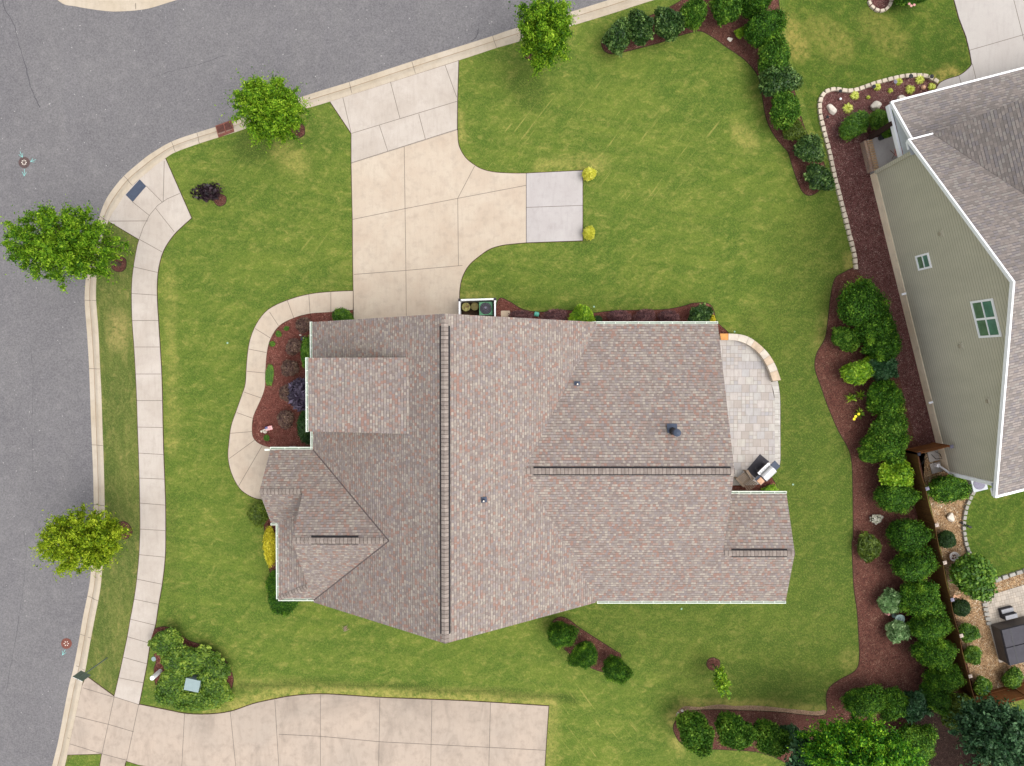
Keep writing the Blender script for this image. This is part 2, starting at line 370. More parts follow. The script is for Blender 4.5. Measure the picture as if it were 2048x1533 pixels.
MT['tubside'] = plain('tub_cabinet', (92,84,80), .8, .2, .15, 2)
MT['rust'] = plain('rusty_iron', (112,68,58), .85, .3, .3, 9)
MT['iron'] = plain('cast_iron', (84,68,66), .8, .3, .25, 9)
MT['pale'] = plain('pale_plug', (214,204,190), .7, .3)
MT['spr'] = plain('pale_green_plastic', (140,172,150), .6, .3)
MT['tread'] = plain('tread_grey', (140,140,144), .6, .3)
MT['cyan'] = plain('cyan_paint', (128,186,180), .8, .2, .25, 20)
MT['rock'] = plain('pale_rock', (206,196,182), .85, .2, .18, 4)
MT['block'] = plain('edging_block', (189,176,158), .9, .2, .14, 2.2)
MT['block2'] = plain('grey_edging_block', (150,146,138), .9, .2, .14, 2.2)
MT['capst'] = plain('cap_stone', (191,180,166), .85, .2, .12, 3)
MT['capor'] = plain('orange_cap_stone', (190,134,78), .85, .2, .2, 3)
MT['captan'] = plain('tan_cap_stone', (184,164,142), .85, .2, .16, 3)
MT['patio'] = m_pavers('patio_pavers', [(163,154,147),(177,168,161),(171,168,167),(184,178,169),(159,156,157),(180,172,167)], (116,108,102), .46, .46)
MT['border'] = m_pavers('border_pavers', [(182,177,170),(192,187,180),(172,166,158)], (150,142,136), .9, .2)
MT['nbpav'] = m_pavers('cobble_pavers', [(172,160,146),(184,172,158),(164,154,142)], (112,102,92), .3, .3, R(-14))
MT['green'] = plain('utility_green', (92,150,112), .55, .35, .1)
MT['trans'] = plain('transformer_grey', (130,146,146), .5, .35, .06)
MT['acgrey'] = plain('unit_grey', (176,180,184), .5, .4, .06)
MT['signback'] = plain('sign_back', (92,104,96), .5, .4, .1)
MT['copper'] = plain('verdigris', (128,150,144), .6, .3, .2, 8)
MT['olive'] = plain('lichen_lid', (152,146,92), .8, .2, .35, 9)
MT['red'] = plain('flag_red', (186,52,60), .8, .2, .08)
MT['blue'] = plain('flag_blue', (52,58,120), .8, .2, .08)
MT['flagw'] = plain('flag_white', (232,224,220), .8, .2, .04)
MT['orange'] = plain('orange_plate', (206,160,128), .6, .3, .25, 9)
MT['teal'] = plain('teal_plastic', (86,160,140), .5, .3, .1)
MT['pink'] = plain('faded_pink', (196,142,136), .7, .3, .12)
MT['hose'] = plain('hose', (26,24,24), .5, .3)
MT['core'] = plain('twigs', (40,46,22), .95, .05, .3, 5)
MT['coreb'] = plain('dark_twigs', (44,34,36), .95, .05, .3, 5)
L = {
 'street': m_leaf('street_tree_leaf', (44,84,8), (106,148,22), (172,200,56), .35, .6, .2),
 'streety': m_leaf('yellow_tree_leaf', (70,102,10), (134,158,22), (186,198,54), .35, .6, .2),
 'holly': m_leaf('holly_leaf', (16,36,12), (44,76,26), (124,152,80), .12, .5, .3),
 'laurel': m_leaf('laurel_leaf', (22,50,10), (60,102,22), (134,166,56), .2, .6, .2),
 'dark': m_leaf('dark_evergreen_leaf', (20,46,8), (58,102,20), (134,170,48), .18, .6, .2),
 'box': m_leaf('boxwood_leaf', (26,58,10), (68,110,22), (134,166,54), .2),
 'boxd': m_leaf('dark_boxwood_leaf', (22,46,16), (38,66,24), (64,92,36), .15),
 'lime': m_leaf('lime_leaf', (48,92,10), (112,156,24), (186,212,60), .3),
 'gold': m_leaf('gold_leaf', (140,146,26), (206,204,62), (240,236,120), .3),
 'yel': m_leaf('yellow_leaf', (130,124,16), (204,192,36), (236,226,84), .3),
 'barb': m_leaf('barberry_leaf', (44,26,28), (96,70,62), (158,134,110), .15),
 'purp': m_leaf('purple_leaf', (22,18,28), (56,46,64), (112,102,122), .1, .5, .4),
 'blackp': m_leaf('black_purple_leaf', (20,14,18), (40,26,34), (66,46,54), .1, .5, .4),
 'loro': m_leaf('loropetalum_leaf', (48,22,28), (92,56,58), (146,104,98), .15),
 'sage': m_leaf('sage_leaf', (62,96,44), (104,140,82), (168,192,136), .25),
 'blueg': m_leaf('blue_green_leaf', (20,48,26), (44,82,46), (110,146,98), .2, .5, .3),
 'olive': m_leaf('olive_leaf', (42,60,14), (78,98,26), (122,140,44), .25),
 'bright': m_leaf('bright_tree_leaf', (20,64,12), (72,136,22), (172,214,52), .3, .6, .2),
 'mixed': m_leaf('mixed_leaf', (28,50,12), (76,110,26), (152,172,62), .25),
 'mulg': m_leaf('liriope_leaf', (150,164,40), (208,216,84), (236,238,140), .35),
 'white': m_leaf('white_petal', (150,150,120), (214,210,190), (240,236,226), .2),
}

# ------------------------------------------------------------------ foliage meshes (numpy)
def leafmesh(name, pts, nrm, size, tint, mats, core=None, jitter=.7, aspect=1.7, rng=None, fold=True):
    """pts (n,3) centres, nrm (n,3) outward; builds one rhombic leaf per point"""
    n = len(pts); d = nrm + rng.normal(0, jitter, (n, 3)); d /= np.linalg.norm(d, axis=1)[:, None]+1e-9
    a = np.cross(d, rng.normal(0, 1, (n, 3))); a /= np.linalg.norm(a, axis=1)[:, None]+1e-9
    b = np.cross(d, a); s = size*rng.uniform(.65, 1.35, n)
    A = a*(s*aspect/2)[:, None]; B = b*(s/2)[:, None]; up = d*(s*.18)[:, None]
    V = np.stack([pts-A, pts-B+up, pts+A, pts+B+up], 1).reshape(-1, 3)
    nv = len(V); idx = np.arange(nv, dtype=np.int32)
    starts = np.arange(0, nv, 4, dtype=np.int32); totals = np.full(n, 4, np.int32); mi = np.zeros(n, np.int32); tv = np.repeat(tint, 4)
    if core is not None:
        cv, cf = core; cn = len(cf)
        V = np.vstack([V, cv]); ci = cf.reshape(-1)+nv; idx = np.concatenate([idx, ci.astype(np.int32)])
        starts = np.concatenate([starts, nv+np.arange(0, cn*4, 4, dtype=np.int32)]); totals = np.concatenate([totals, np.full(cn, 4, np.int32)])
        mi = np.concatenate([mi, np.ones(cn, np.int32)]); tv = np.concatenate([tv, np.zeros(len(cv))])
    me = bpy.data.meshes.new(name); me.vertices.add(len(V)); me.vertices.foreach_set('co', V.reshape(-1).astype(np.float32))
    me.loops.add(len(idx)); me.loops.foreach_set('vertex_index', idx); me.polygons.add(len(starts))
    me.polygons.foreach_set('loop_start', starts); me.polygons.foreach_set('loop_total', totals); me.polygons.foreach_set('material_index', mi)
    for m in mats: me.materials.append(m)
    at = me.attributes.new('tint', 'FLOAT', 'POINT'); at.data.foreach_set('value', tv.astype(np.float32))
    me.update(calc_edges=True); return me
def fib(n, rng):
    i = np.arange(n)+rng.uniform(0, 1); ph = i*2.399963; z = 1-2*(i+.5)/n; z = np.clip(z, -1, 1); r = np.sqrt(1-z*z)
    return np.stack([r*np.cos(ph), r*np.sin(ph), z], 1)
def lumps(rng, k, amp, low=-.3):
    c = rng.normal(0, 1, (k, 3)); c[:, 2] = np.abs(c[:, 2])*.9+low; c /= np.linalg.norm(c, axis=1)[:, None]; return c, rng.uniform(.3, 1, k)*amp
def lumpf(d, L_, w):
    c, a = L_; g = d @ c.T; return (np.exp((g-1)*w)*a).sum(1)
def spheregrid(nu, nv_):
    vs = []; fs = []
    for j in range(nv_+1):
        t = math.pi*j/nv_
        for i in range(nu): p = 2*math.pi*i/nu; vs.append((math.sin(t)*math.cos(p), math.sin(t)*math.sin(p), math.cos(t)))
    for j in range(nv_):
        for i in range(nu): fs.append((j*nu+i, (j+1)*nu+i, (j+1)*nu+(i+1) % nu, j*nu+(i+1) % nu))
    return np.array(vs), np.array(fs)
SHM = {}
def shrub_mesh(key, leaf, n, size, amp=.25, w=9, k=26, depth=.16, seed=0, corer=.84, jitter=.95, aspect=1.7, coremat='core', tuft=0.0, top=0.0):
    """unit crown (radius ~1, centre at the origin); size in units of the radius"""
    if key in SHM: return SHM[key]
    rng = np.random.default_rng(seed+11); d = fib(n, rng); d = d[d[:, 2] > -.75]
    Lp = lumps(rng, k, amp); L2 = lumps(rng, k*4, amp*.35)
    rad = 1-amp*.75+lumpf(d, Lp, w)+lumpf(d, L2, w*6)
    r = rad*(1-np.abs(rng.normal(0, depth, len(d)))); r += (rng.uniform(0, 1, len(d)) < tuft)*rng.uniform(0, .22, len(d))
    pts = d*r[:, None]; big = lumpf(d, L2, w*5); big = (big-big.min())/(np.ptp(big)+1e-6)
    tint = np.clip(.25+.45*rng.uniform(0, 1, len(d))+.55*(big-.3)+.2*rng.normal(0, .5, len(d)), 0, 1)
    cv, cf = spheregrid(28, 16); cr = 1-amp*.75+lumpf(cv, Lp, w); cv = cv*(cr*corer)[:, None]; cv[:, 2] = np.maximum(cv[:, 2], -.8)
    nrm_ = np.percentile(np.hypot(pts[:, 0], pts[:, 1]), 96); pts = pts/nrm_; cv = cv/nrm_
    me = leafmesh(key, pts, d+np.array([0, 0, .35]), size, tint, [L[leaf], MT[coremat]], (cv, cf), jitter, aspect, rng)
    SHM[key] = me; return me
def clump_mesh(key, leaf, clumps, per, size, crad, seed=0, jitter=.9, aspect=2.2, cover=None, droop=0.0):
    """a tree crown in metres around the origin: clumps (n,4) x,y,z,r each filled with leaves"""
    if key in SHM: return SHM[key]
    rng = np.random.default_rng(seed+5); P_ = []; N_ = []; T_ = []
    cen = np.mean([c[:3] for c in clumps], axis=0)
    for (x, y, z, r) in clumps:
        d = rng.normal(0, 1, (per, 3)); d /= np.linalg.norm(d, axis=1)[:, None]; q = d*(np.abs(rng.normal(0, .55, per))*r)[:, None]; q[:, 2] *= .75
        ov = np.array([x, y, z])-cen; ov /= np.linalg.norm(ov)+1e-6; ov = ov+rng.normal(0, .35, 3); q += ov*((q @ ov)*rng.uniform(.4, 1.3))[:, None]
        q[:, 2] -= droop*np.hypot(q[:, 0], q[:, 1])
        P_.append(q+np.array([x, y, z])); N_.append(d+np.array([0, 0, .45])); T_.append(np.clip(rng.normal(.42, .13)+rng.normal(0, .24, per), 0, 1))
    me = leafmesh(key, np.vstack(P_), np.vstack(N_), size, np.concatenate(T_), [L[leaf]], None, jitter, aspect, rng); SHM[key] = me; return me

# ------------------------------------------------------------------ ground, road, kerb, lawns
g = MB(); g.face([(-900,-900,-.3),(900,-900,-.3),(900,900,-.3),(-900,900,-.3)])
tag(g.build('ground', MT['shade']), kind='structure')
RS = [(1700,-160),(1211,0),(1023,57),(985,70),(823,121),(699,162),(612,189),(484,234),(431,252),(392,264),(341,282),(300.6,305.6),(280.6,320.6),(245.5,351),(220,382),(207,404),(197,431),(183,480),(172,535),(167,595),(172,669),(176,737),(180,849),(183,923),(184.7,980),(185,1060),(178.7,1154),(172,1195),(163.7,1235),(155,1285),(143.6,1342),(133.6,1382),(115,1479),(102,1533),(20,1860)]
# lawn side of the kerb
LS = [(1710,-125),(1308,0),(1215,30),(1023,87.5),(993,96),(917,121),(660.6,203),(605.5,219),(501,254),(467.6,265.5),(399,287),(350.7,304.6),(330.7,317),(294,346),(264,372),(234,414),(217,442),(203,485),(195,535),(192,592),(197,659),(200,726),(203,789),(205.4,863),(207.7,926),(209.8,1024),(209.5,1080),(204.4,1141),(200.4,1181),(192,1225),(180,1288),(172,1335),(163.7,1372),(153.6,1422),(138.6,1489),(129.6,1533),(50,1860)]
rs = resample(spline(PP(RS), n=4), 400); ls_raw = resample(spline(PP(LS), n=4), 1200)
ls = []; j = 0
for p in rs:
    best = min(range(j, min(j+60, 1200)), key=lambda i: (ls_raw[i]-p).length); j = best; ls.append(ls_raw[best])
road = MB()
road.face([(p[0], p[1], -.12) for p in (P(-700,-900), P(3000,-900), P(3000,2400), P(-700,2400))][::-1])
cr = [((5,-5),(10,20),(26,45),(38,90),(52,135),(62,175),(80,215)), ((295,158),(340,143),(400,128),(450,110)),
      ((942,82),(952,75),(957,58)), ((62,690),(66,760),(64,850),(66,960)), ((48,1060),(52,1120),(40,1220),(22,1330),(10,1390))]
for ci, l in enumerate(cr):
    q = resample(spline(PP(l, -.12), n=4), 30)
    rr_ = random.Random(ci); w = .045 if ci in (0, 2) else .02
    q = [p+Vector((rr_.uniform(-.03, .03), rr_.uniform(-.03, .03), 0)) for p in q]
    for a, b in zip(q, q[1:]): road.strip(a, b, w*rr_.uniform(.4, 1.2), -.116, 1)
tag(road.build('road', [MT['asphalt'], MT['crack']]), kind='structure')
kb = MB(); prof = [(0,-.112),(.38,-.106),(.42,-.104),(.62,-.02),(.74,.012),(1.0,.014)]
for i in range(len(rs)-1):
    for (t0, z0), (t1, z1) in zip(prof, prof[1:]):
        a = [rs[i].lerp(ls[i], t0), rs[i+1].lerp(ls[i+1], t0), rs[i+1].lerp(ls[i+1], t1), rs[i].lerp(ls[i], t1)]; z = [z0, z0, z1, z1]
        kb.face([(p.x, p.y, q) for p, q in zip(a, z)][::-1], 2 if (t0, t1) == (.38, .42) else 0)
    a = [ls[i], ls[i+1]]; kb.face([(a[0].x,a[0].y,.012),(a[1].x,a[1].y,.012),(a[1].x,a[1].y,-.3),(a[0].x,a[0].y,-.3)][::-1])
def kerbjoint(a, b):
    a = P(*a); b = P(*b)
    for (t0, z0), (t1, z1) in zip(prof, prof[1:]):
        p, q = a.lerp(b, t0), a.lerp(b, t1); d = (b-a).normalized(); n_ = Vector((-d.y, d.x, 0))*.014
        kb.face([(p.x-n_.x,p.y-n_.y,z0+.004),(q.x-n_.x,q.y-n_.y,z1+.004),(q.x+n_.x,q.y+n_.y,z1+.004),(p.x+n_.x,p.y+n_.y,z0+.004)], 1)
for a, b in (((985,70),(993,96)),((823,121),(831,147)),((697,161),(704,187)),((392,264),(399,287)),((341,282),(351,304)),((246,351),(265,371)),((197,431),(214,442)),((175,737),(200,738)),((181,890),(206,891)),((172,1193),(196,1201)),((150,1333),(170,1340)),((125,1470),(139,1477)),((1140,20),(1147,45)),((167,600),(193,601)),((184,1010),(209,1011)),((158,1270),(183,1276))): kerbjoint(a, b)
MT['kerbline'] = plain('gutter_line', (132,114,92), .9, .1, .2, 4)
tag(kb.build('kerb', [MT['kerb'], MT['joint'], MT['kerbline']]), kind='structure')
# opposite corner of the junction
isl = spline(PP([(60,-60),(115,0),(150,11),(200,19),(235,21),(290,16),(345,0),(470,-38),(700,-115),(1250,-290)]), n=5)
isl2 = [p+Vector((0, 0, 0)) for p in offset(isl+[P(1250,-900),P(-300,-900),P(-120,-300)], -.85)][:len(isl)]
k2 = MB()
for i in range(len(isl)-1):
    for (t0, z0), (t1, z1) in zip(prof, prof[1:]):
        a = [isl[i].lerp(isl2[i], t0), isl[i+1].lerp(isl2[i+1], t0), isl[i+1].lerp(isl2[i+1], t1), isl[i].lerp(isl2[i], t1)]
        k2.face([(p.x, p.y, q) for p, q in zip(a, (z0, z0, z1, z1))], 0)
a = P(270,17); b = P(269,-12)
k2.strip(a, b, .03, -.08, 1)
tag(k2.build('kerb', [MT['kerb'], MT['joint']]), kind='structure')
k3 = MB(); k3.slab([p for p in isl2]+[P(1250,-900),P(-300,-900),P(-120,-300)], .01, -.3); tag(k3.build('verge', MT['verge'], tri=True), kind='structure')
k4 = MB(); k4.slab(PP([(-130,-300),(-120,600),(-110,1200),(-200,2300),(-690,2300),(-690,-300)]), .01, -.3); tag(k4.build('verge', MT['verge'], tri=True), kind='structure')

def segd(p, a, b):
    d = b-a; t = max(0, min(1, (p-a).dot(d)/max(d.length_squared, 1e-9))); return (p-(a+d*t)).length
def zone(p, z_):
    m = 0
    for pts, w, s_ in z_:
        for i in range(len(pts)-1 or 1):
            b = pts[i+1] if len(pts) > 1 else pts[0]
            d = segd(p, pts[i], b)
            if d < w*2: m = max(m, s_*min(1, max(0, 2-d/w)))
    return m
def Z(l, w, s_): return (PP(l), w/33.8, s_)
DRY = [Z([(470,1412),(512,1400),(550,1390),(640,1380),(760,1386),(864,1390),(952,1394),(1100,1403)], 9, 1.0), Z([(1106,1412),(1100,1533)], 9, .55), Z([(455,1418),(420,1424)], 8, .7), Z([(510,1398),(560,1389),(640,1380),(760,1387),(950,1396),(1100,1404)], 5, 1.0),
       Z([(1346,1440),(1371,1414),(1438,1410),(1492,1413),(1536,1415),(1603,1421),(1640,1424)], 9, 1.3), Z([(1700,1320)], 14, .8), Z([(1345,1480),(1362,1500)], 6, .9),
       Z([(1575,50),(1600,100)], 14, .9), Z([(1640,60),(1680,95)], 20, .5), Z([(1745,45),(1790,85)], 20, .4), Z([(1900,150),(1880,160)], 12, 1.1), Z([(1705,515),(1698,530)], 8, 1.4),
       Z([(1655,640),(1640,690)], 10, .8), Z([(560,300),(600,330)], 14, .7), Z([(235,640),(235,680)], 14, .8), Z([(1085,335),(1200,325)], 12, .6), Z([(1480,262),(1500,285)], 12, .7), Z([(400,1330),(460,1365),(600,1372)], 9, .55),
       Z([(930,590),(980,594)], 6, .5), Z([(340,560),(345,900)], 9, .4), Z([(920,230),(925,280)], 5, .8), Z([(720,520),(640,575)],4,.3)]
LUSH_SHADE = [Z([(1640,500),(1600,760),(1640,1000),(1650,1350)], 62, .42), Z([(1250,1240),(1640,1300)], 50, .35), Z([(480,1376),(560,1367),(640,1366),(760,1372),(952,1384),(1090,1392),(1150,1400)], 4.5, .9), Z([(1500,640),(1560,800),(1600,1000)], 14, .5), Z([(1620,900),(1620,1200)], 10, .5), Z([(350,1240),(345,1000)], 8, .3), Z([(520,280),(500,290)], 22, .7), Z([(1045,160),(1060,185)], 22, .55), Z([(1400,1350),(1600,1380)], 30, .5), Z([(1280,1250),(1400,1400)], 24, .4), Z([(1900,60),(1920,100)],18,.2)]  # darker grass; the spots beside two street trees paint their soft shadows
STA = [Z([(1060,290),(1240,300)], 90, .9), Z([(1240,260),(1360,230)], 70, .8), Z([(760,250),(900,250)], 1, 0), Z([(600,450),(480,300)], 60, .45)]
STB = [Z([(1120,1450),(1250,1520)], 60, 1.0)]
VER = [Z([(1640,800),(1650,1350)], 70, 1.0), Z([(1630,1000),(1600,1300)], 60, 1.0), Z([(420,600),(380,1250)], 60, .5)]
def lawn(name, pts, mat, zt=0.0, step=.32, box_=None, extra=None):
    mb = MB(); mb.slab(pts, zt, -.3); me = bpy.data.meshes.new(name); me.from_pydata(mb.v, [], mb.f)
    bm = bmesh.new(); bm.from_mesh(me); bmesh.ops.remove_doubles(bm, verts=bm.verts, dist=1e-5)
    xs = [p[0] for p in pts]; ys = [p[1] for p in pts]
    x0, x1, y0, y1 = max(min(xs), -31), min(max(xs), 31), max(min(ys), -24), min(max(ys), 24)
    x = x0+step
    while x < x1:
        bmesh.ops.bisect_plane(bm, geom=bm.verts[:]+bm.edges[:]+bm.faces[:], plane_co=(x, 0, 0), plane_no=(1, 0, 0)); x += step
    # each column is split on its own to keep the cost down
    y = y0+step
    while y < y1:
        bmesh.ops.bisect_plane(bm, geom=bm.verts[:]+bm.edges[:]+bm.faces[:], plane_co=(0, y, 0), plane_no=(0, 1, 0)); y += step
    bmesh.ops.triangulate(bm, faces=[f for f in bm.faces if len(f.verts) > 4])
    bm.to_mesh(me); bm.free(); me.materials.append(mat)
    for an, zz in (('dry', DRY), ('lush_shade', LUSH_SHADE), ('streaka', STA), ('streakb', STB), ('vert', VER)):
        at = me.attributes.new(an, 'FLOAT', 'POINT')
        at.data.foreach_set('value', [zone(Vector((v_.co.x, v_.co.y, 0)), zz) if abs(v_.co.x) < 33 else 0.0 for v_ in me.vertices])
    return tag(put(name, me), kind='structure')
lawn('lawn', [p for p in ls]+[P(400,2350),P(2900,2350),P(2900,-600)], MT['grass'])

def bed(name, pts, mat, z=.02, edge=.05, smooth=True, closed=None):
    q = spline(PP(pts), True, 5) if smooth else PP(pts)
    m = MB(); m.slab(q, z, -.02); o = tag(m.build(name, mat, tri=True), kind='structure')
    if edge:
        e = MB(); e.slab(offset(q, edge), z-.012, -.02); tag(e.build('bed_edge', MT['soil'], tri=True), kind='structure')
    return o
def slabpx(name, pts, mat, joints=(), z=.03, edge=.045, jw=.028, extra=None, smooth=False):
    q = PP(pts) if not smooth else spline(PP(pts), True, 4)
    m = MB(); m.slab(q, z, -.1)
    for a, b in joints: m.strip(P(*a), P(*b), jw, z+.004, 1)
    o = tag(m.build(name, [mat, MT['joint']], tri=True), kind='structure')
    if edge:
        e = MB(); e.slab(offset(q, edge), .008, -.02); tag(e.build('lawn_edge', MT['soil'], tri=True), kind='structure')
    return o
def sp2(l, n=4): return [(p.x, p.y) for p in spline(l, False, n)]
def pl(*l):
    out = []
    for q in l: out += q
    return out
walk_l = sp2([(279,479),(274,512),(269,519),(264,579),(265,639),(269,694),(272,747.5),(274.5,801),(276,854),(278,906),(279.5,956),(280.5,1006),(281,1058),(279,1109.5),(274.5,1158),(269,1198),(261.5,1238),(255.5,1273),(247,1314),(238,1355),(229,1393)][:1]+[(274,498),(267,540),(264,579),(265,639),(269,694),(272,747.5),(274.5,801),(276,854),(278,906),(279.5,956),(280.5,1006),(281,1058),(279,1109.5),(274.5,1158),(269,1198),(261.5,1238),(255.5,1273),(247,1314),(238,1355),(229,1393)])
walk_r = sp2([(383,436),(360.7,456),(344,474),(325.6,504),(315.6,545),(314,590.5),(316.6,640.6),(320,694),(323,747.5),(324.6,801),(325.6,854),(327,908),(329,958),(330.6,1009.6),(331,1061),(330,1114.5),(324,1168),(317,1208),(310.6,1250),(300.6,1285),(294,1326.6),(286.6,1365),(278,1408.5)])
jy = [(279.5,479,324.6,504),(268,534,315.6,545),(264,587,314,590.5),(265,641,316.6,641),(269.5,694,320,694),(272,748,323,748),(274.5,801,324.6,801),(276,854,325.6,855),(278,906,327,909),(279.5,956,329,958),(280.5,1006,330.6,1010),(281,1058,331,1061),(279,1109,330,1114),(274.5,1158,324,1168),(269,1198,317,1208),(261.5,1238,310.6,1250),(255.5,1273,300,1286),(247,1314,294,1327),(238,1355,286.6,1365)]
slabpx('sidewalk', pl([(331,317.5),(312,330.5),(294,346.5),(279,358.5),(264,372.5),(248,392),(234,414.5),(225,427),(217.6,442.5)], walk_l, walk_r[::-1]), MT['walk'],
  [((a,b),(c,d)) for a,b,c,d in jy]+[((279,478),(287,455)),((287,455),(300,430)),((300,430),(316,411)),((316,411),(335,398)),((335,398),(360,387)),((293,372),(325.6,405)),((265.6,404),(299,431)),((329,322),(327,404)),((219,442.5),(296,442)),((312,427-10),(349,464))])
# main driveway
dr_r = [(917,122),(914.6,197),(914.6,259)]+sp2([(914.7,260.3),(916,284),(921,300),(932,317),(949.5,331),(966,339.5),(990,345),(1024,347),(1052,347)])
dr_b = sp2([(1052,485),(1024,487.6),(1003,490.5),(979.6,497.6),(957,513),(937,531),(924,555),(919,580),(918.5,600)])
slabpx('driveway', pl([(660.6,203.5),(703,267),(703,327),(914,260),(914.6,197),(917,122)]), MT['walk'],
 [((686,195),(702,264)),((781,164),(800,237)),((890,130),(913.5,195)),((704,267),(914,203)),((703,326),(914,259)),((759,251),(776,303)),((837.6,228),(851,279))])
slabpx('driveway', pl([(703,327.3),(705.5,439),(706,512),(708,650),(918.5,650)], dr_b[::-1], dr_r[3:][::-1]), MT['concrete'],
 [((808.6,294),(811.6,512)),((811.6,512),(813,648)),
  ((705.7,439),(810,417.5)),((810,417.5),(915.5,397)),((915.5,397),(1052,371)),((949.5,332),(915.5,397)),((915.5,397),(917,532)),((708,549),(812,541)),((812,541),(925,531))], z=.028)
slabpx('parking_pad', [(1053,347),(1165,341.5),(1165,481),(1053,485)], MT['greycon'], [((1053,415),(1165,411))], z=.032)
pi = [(706,582),(662,584),(618,589),(574.6,601),(537,619.5),(513.6,648),(499.5,685),(494,729),(491.7,766.6),(485,788.6),(473,823),(463.5,851),(459,882.5),(457,914),(463.5,945),(477.6,973),(493,987),(515,997),(545,1000)]
pn = [(706,619.5),(662,624),(620,627),(587,636),(559,651),(541.7,676),(534,704),(530.8,744.7),(530,773),(523,796),(507,832),(504,860.6),(507,876),(518,887),(535.5,893.5),(560,896)]
slabpx('path', pl(sp2(pi), [(620,1000),(620,900)], sp2(pn)[::-1]), MT['concrete'],
 [((662,584),(662,624)),((618,589),(620.5,627)),((575,601),(588,636)),((539.5,624),(557.5,651.5)),((510.5,657),(541,676)),((497,698),(533,705)),((494,742.5),(531,746)),((488.5,784),(523,796)),((473.8,825),(507.3,837)),((461,866.5),(504,863)),((458.8,917),(510.5,879.5)),((477.6,972),(524,892.5))], z=.034)
# driveway at the bottom
bt = sp2([(278,1408.5),(300,1413),(335,1420),(370.7,1427),(414,1428.5),(461,1423),(506.8,1407.6),(550,1398),(587,1391.6),(640,1388),(700.5,1391),(757,1395),(864,1399),(952,1403),(1097,1412)])
slabpx('driveway', pl([(173,1352),(229,1393)], [(277.5,1409)], bt[1:], [(1089,1533),(1086,1600),(700,1610),(480,1580),(360,1548),(300,1533),(277,1529),(252,1521),(246,1545),(225,1640),(160,1640),(200,1533),(204.4,1507),(134,1509),(139,1489.5),(154,1422.5),(164.3,1372.5)]), MT['oldcon'],
 [((166,1375),(229,1394)),((229,1393),(278,1408.5)),((229,1393),(204.4,1507)),((278,1408.5),(254,1520)),((152,1432),(217,1448)),((217,1448),(268,1463)),((140,1487),(204.4,1507)),((204.4,1507),(254,1520)),((369.6,1427),(364,1533)),((461,1423),(472,1533)),((550,1399),(558,1533)),((641,1388),(641,1560)),((760,1396),(757,1560)),((864,1400),(861,1560)),((981,1405),(977,1560)),((558,1468),(641,1472)),((641,1472),(760,1483)),((760,1483),(1092,1500))])
slabpx('driveway', pl([(1908,-120),(1908,0),(1918,37),(1932,73.5),(1940,107),(1943.5,128.6)], sp2([(1940,134),(1930,143.6),(1917,152),(1900,157),(1886.7,162),(1878,168),(1870,182)]), [(1880,240),(2300,140),(2200,-250)]), MT['nbcon'],
 [((1938.5,101),(2060,66)),((2024,-10),(2052,100)),((1944,128.6),(1954,170)),((1917,152),(1924,176))], z=.036)

# beds
bed('mulch_bed', [(706,621)]+pn[1:14]+[(560,905),(660,905),(660,680),(700,650)], MT['mulchr'], smooth=False, edge=.03, z=.022)
bed('mulch_bed', [(998,599),(1017,603),(1047,620),(1087,625),(1134,621),(1180,627),(1234,622),(1324,620),(1367,613),(1388,607),(1420,610),(1430,640),(1430,690),(998,690),(990,640)], MT['mulchr'])
bed('mulch_bed', [(1207,98),(1222,107),(1243,104),(1280,95),(1326,82.5),(1357,71),(1389,62.6),(1405.5,62.6),(1430.5,77),(1451,92),(1485,115),(1506,136),(1518,156),(1524.5,188),(1533,236),(1547,267),(1566,292),(1577,305),(1586.5,336),(1596,363),(1605,382),(1616,390),(1629,387),(1640,376),(1652,350),(1640,310),(1610,260),(1590,190),(1572,120),(1562,60),(1556,0),(1545,-60),(1440,-40),(1330,20),(1250,50),(1207,75)], MT['mulch'])
m4 = [(1707,536),(1685,547),(1670,558.5),(1662,593),(1657,637),(1650.7,677),(1634,707),(1630.7,737),(1644,777),(1657,814),(1677,860.6),(1697.5,897),(1704,924),(1706,961),(1707,1072),(1704.7,1088),(1708,1171),(1714.7,1221),(1718,1271.5),(1719,1321.6),(1709.7,1343),(1683,1358),(1659.6,1375),(1653,1395),(1654.6,1422),(1643,1432),(1603,1430),(1569,1426),(1536,1423.5),(1492.6,1422),(1438,1420),(1371.6,1423),(1357,1436),(1348,1450.5),(1350,1466.7),(1366,1488),(1400,1496),(1460,1499),(1528.7,1506),(1600,1540),(1700,1600)]
bed('mulch_bed', sp2(m4)+[(1990,1640),(1990,1540),(1953,1400),(1900,1200),(1845,1010),(1850,890),(1780,640),(1740,520)], MT['mulch'], smooth=False)
e1 = [(1711,540),(1709.6,530.7),(1708.8,517.5),(1704.7,497.7),(1696,464),(1688,431),(1676,384),(1668,354),(1659.6,314),(1649.6,274),(1642,244),(1638,220),(1639.5,200),(1649.6,184.5),(1669.6,179),(1689.6,182.7),(1706,182),(1723,177),(1750,167),(1776.5,160),(1803,154),(1823,152),(1846.6,152.5),(1863,158.6),(1875,166)]
bed('mulch_bed', sp2(e1)+[(1860,250),(1780,270),(1760,330),(1900,930),(1860,900),(1830,880),(1800,760),(1760,640),(1735,560)], MT['mulch2'], z=.027, edge=0, smooth=False)
for (u, v, r) in ((440,400,12),(237,528,16),(246,1061,17),(1063,106,15),(594,262,15),(1426,1328,13)):
    bed('mulch_ring', [(u+r*math.cos(a*.5236)*random.uniform(.9,1.1), v+r*.95*math.sin(a*.5236)*random.uniform(.9,1.1)) for a in range(12)], MT['mulch'])
bed('mulch_ring', [(1758+22*math.cos(a*.4488), 4+18*math.sin(a*.4488)) for a in range(14)], MT['mulch2'])
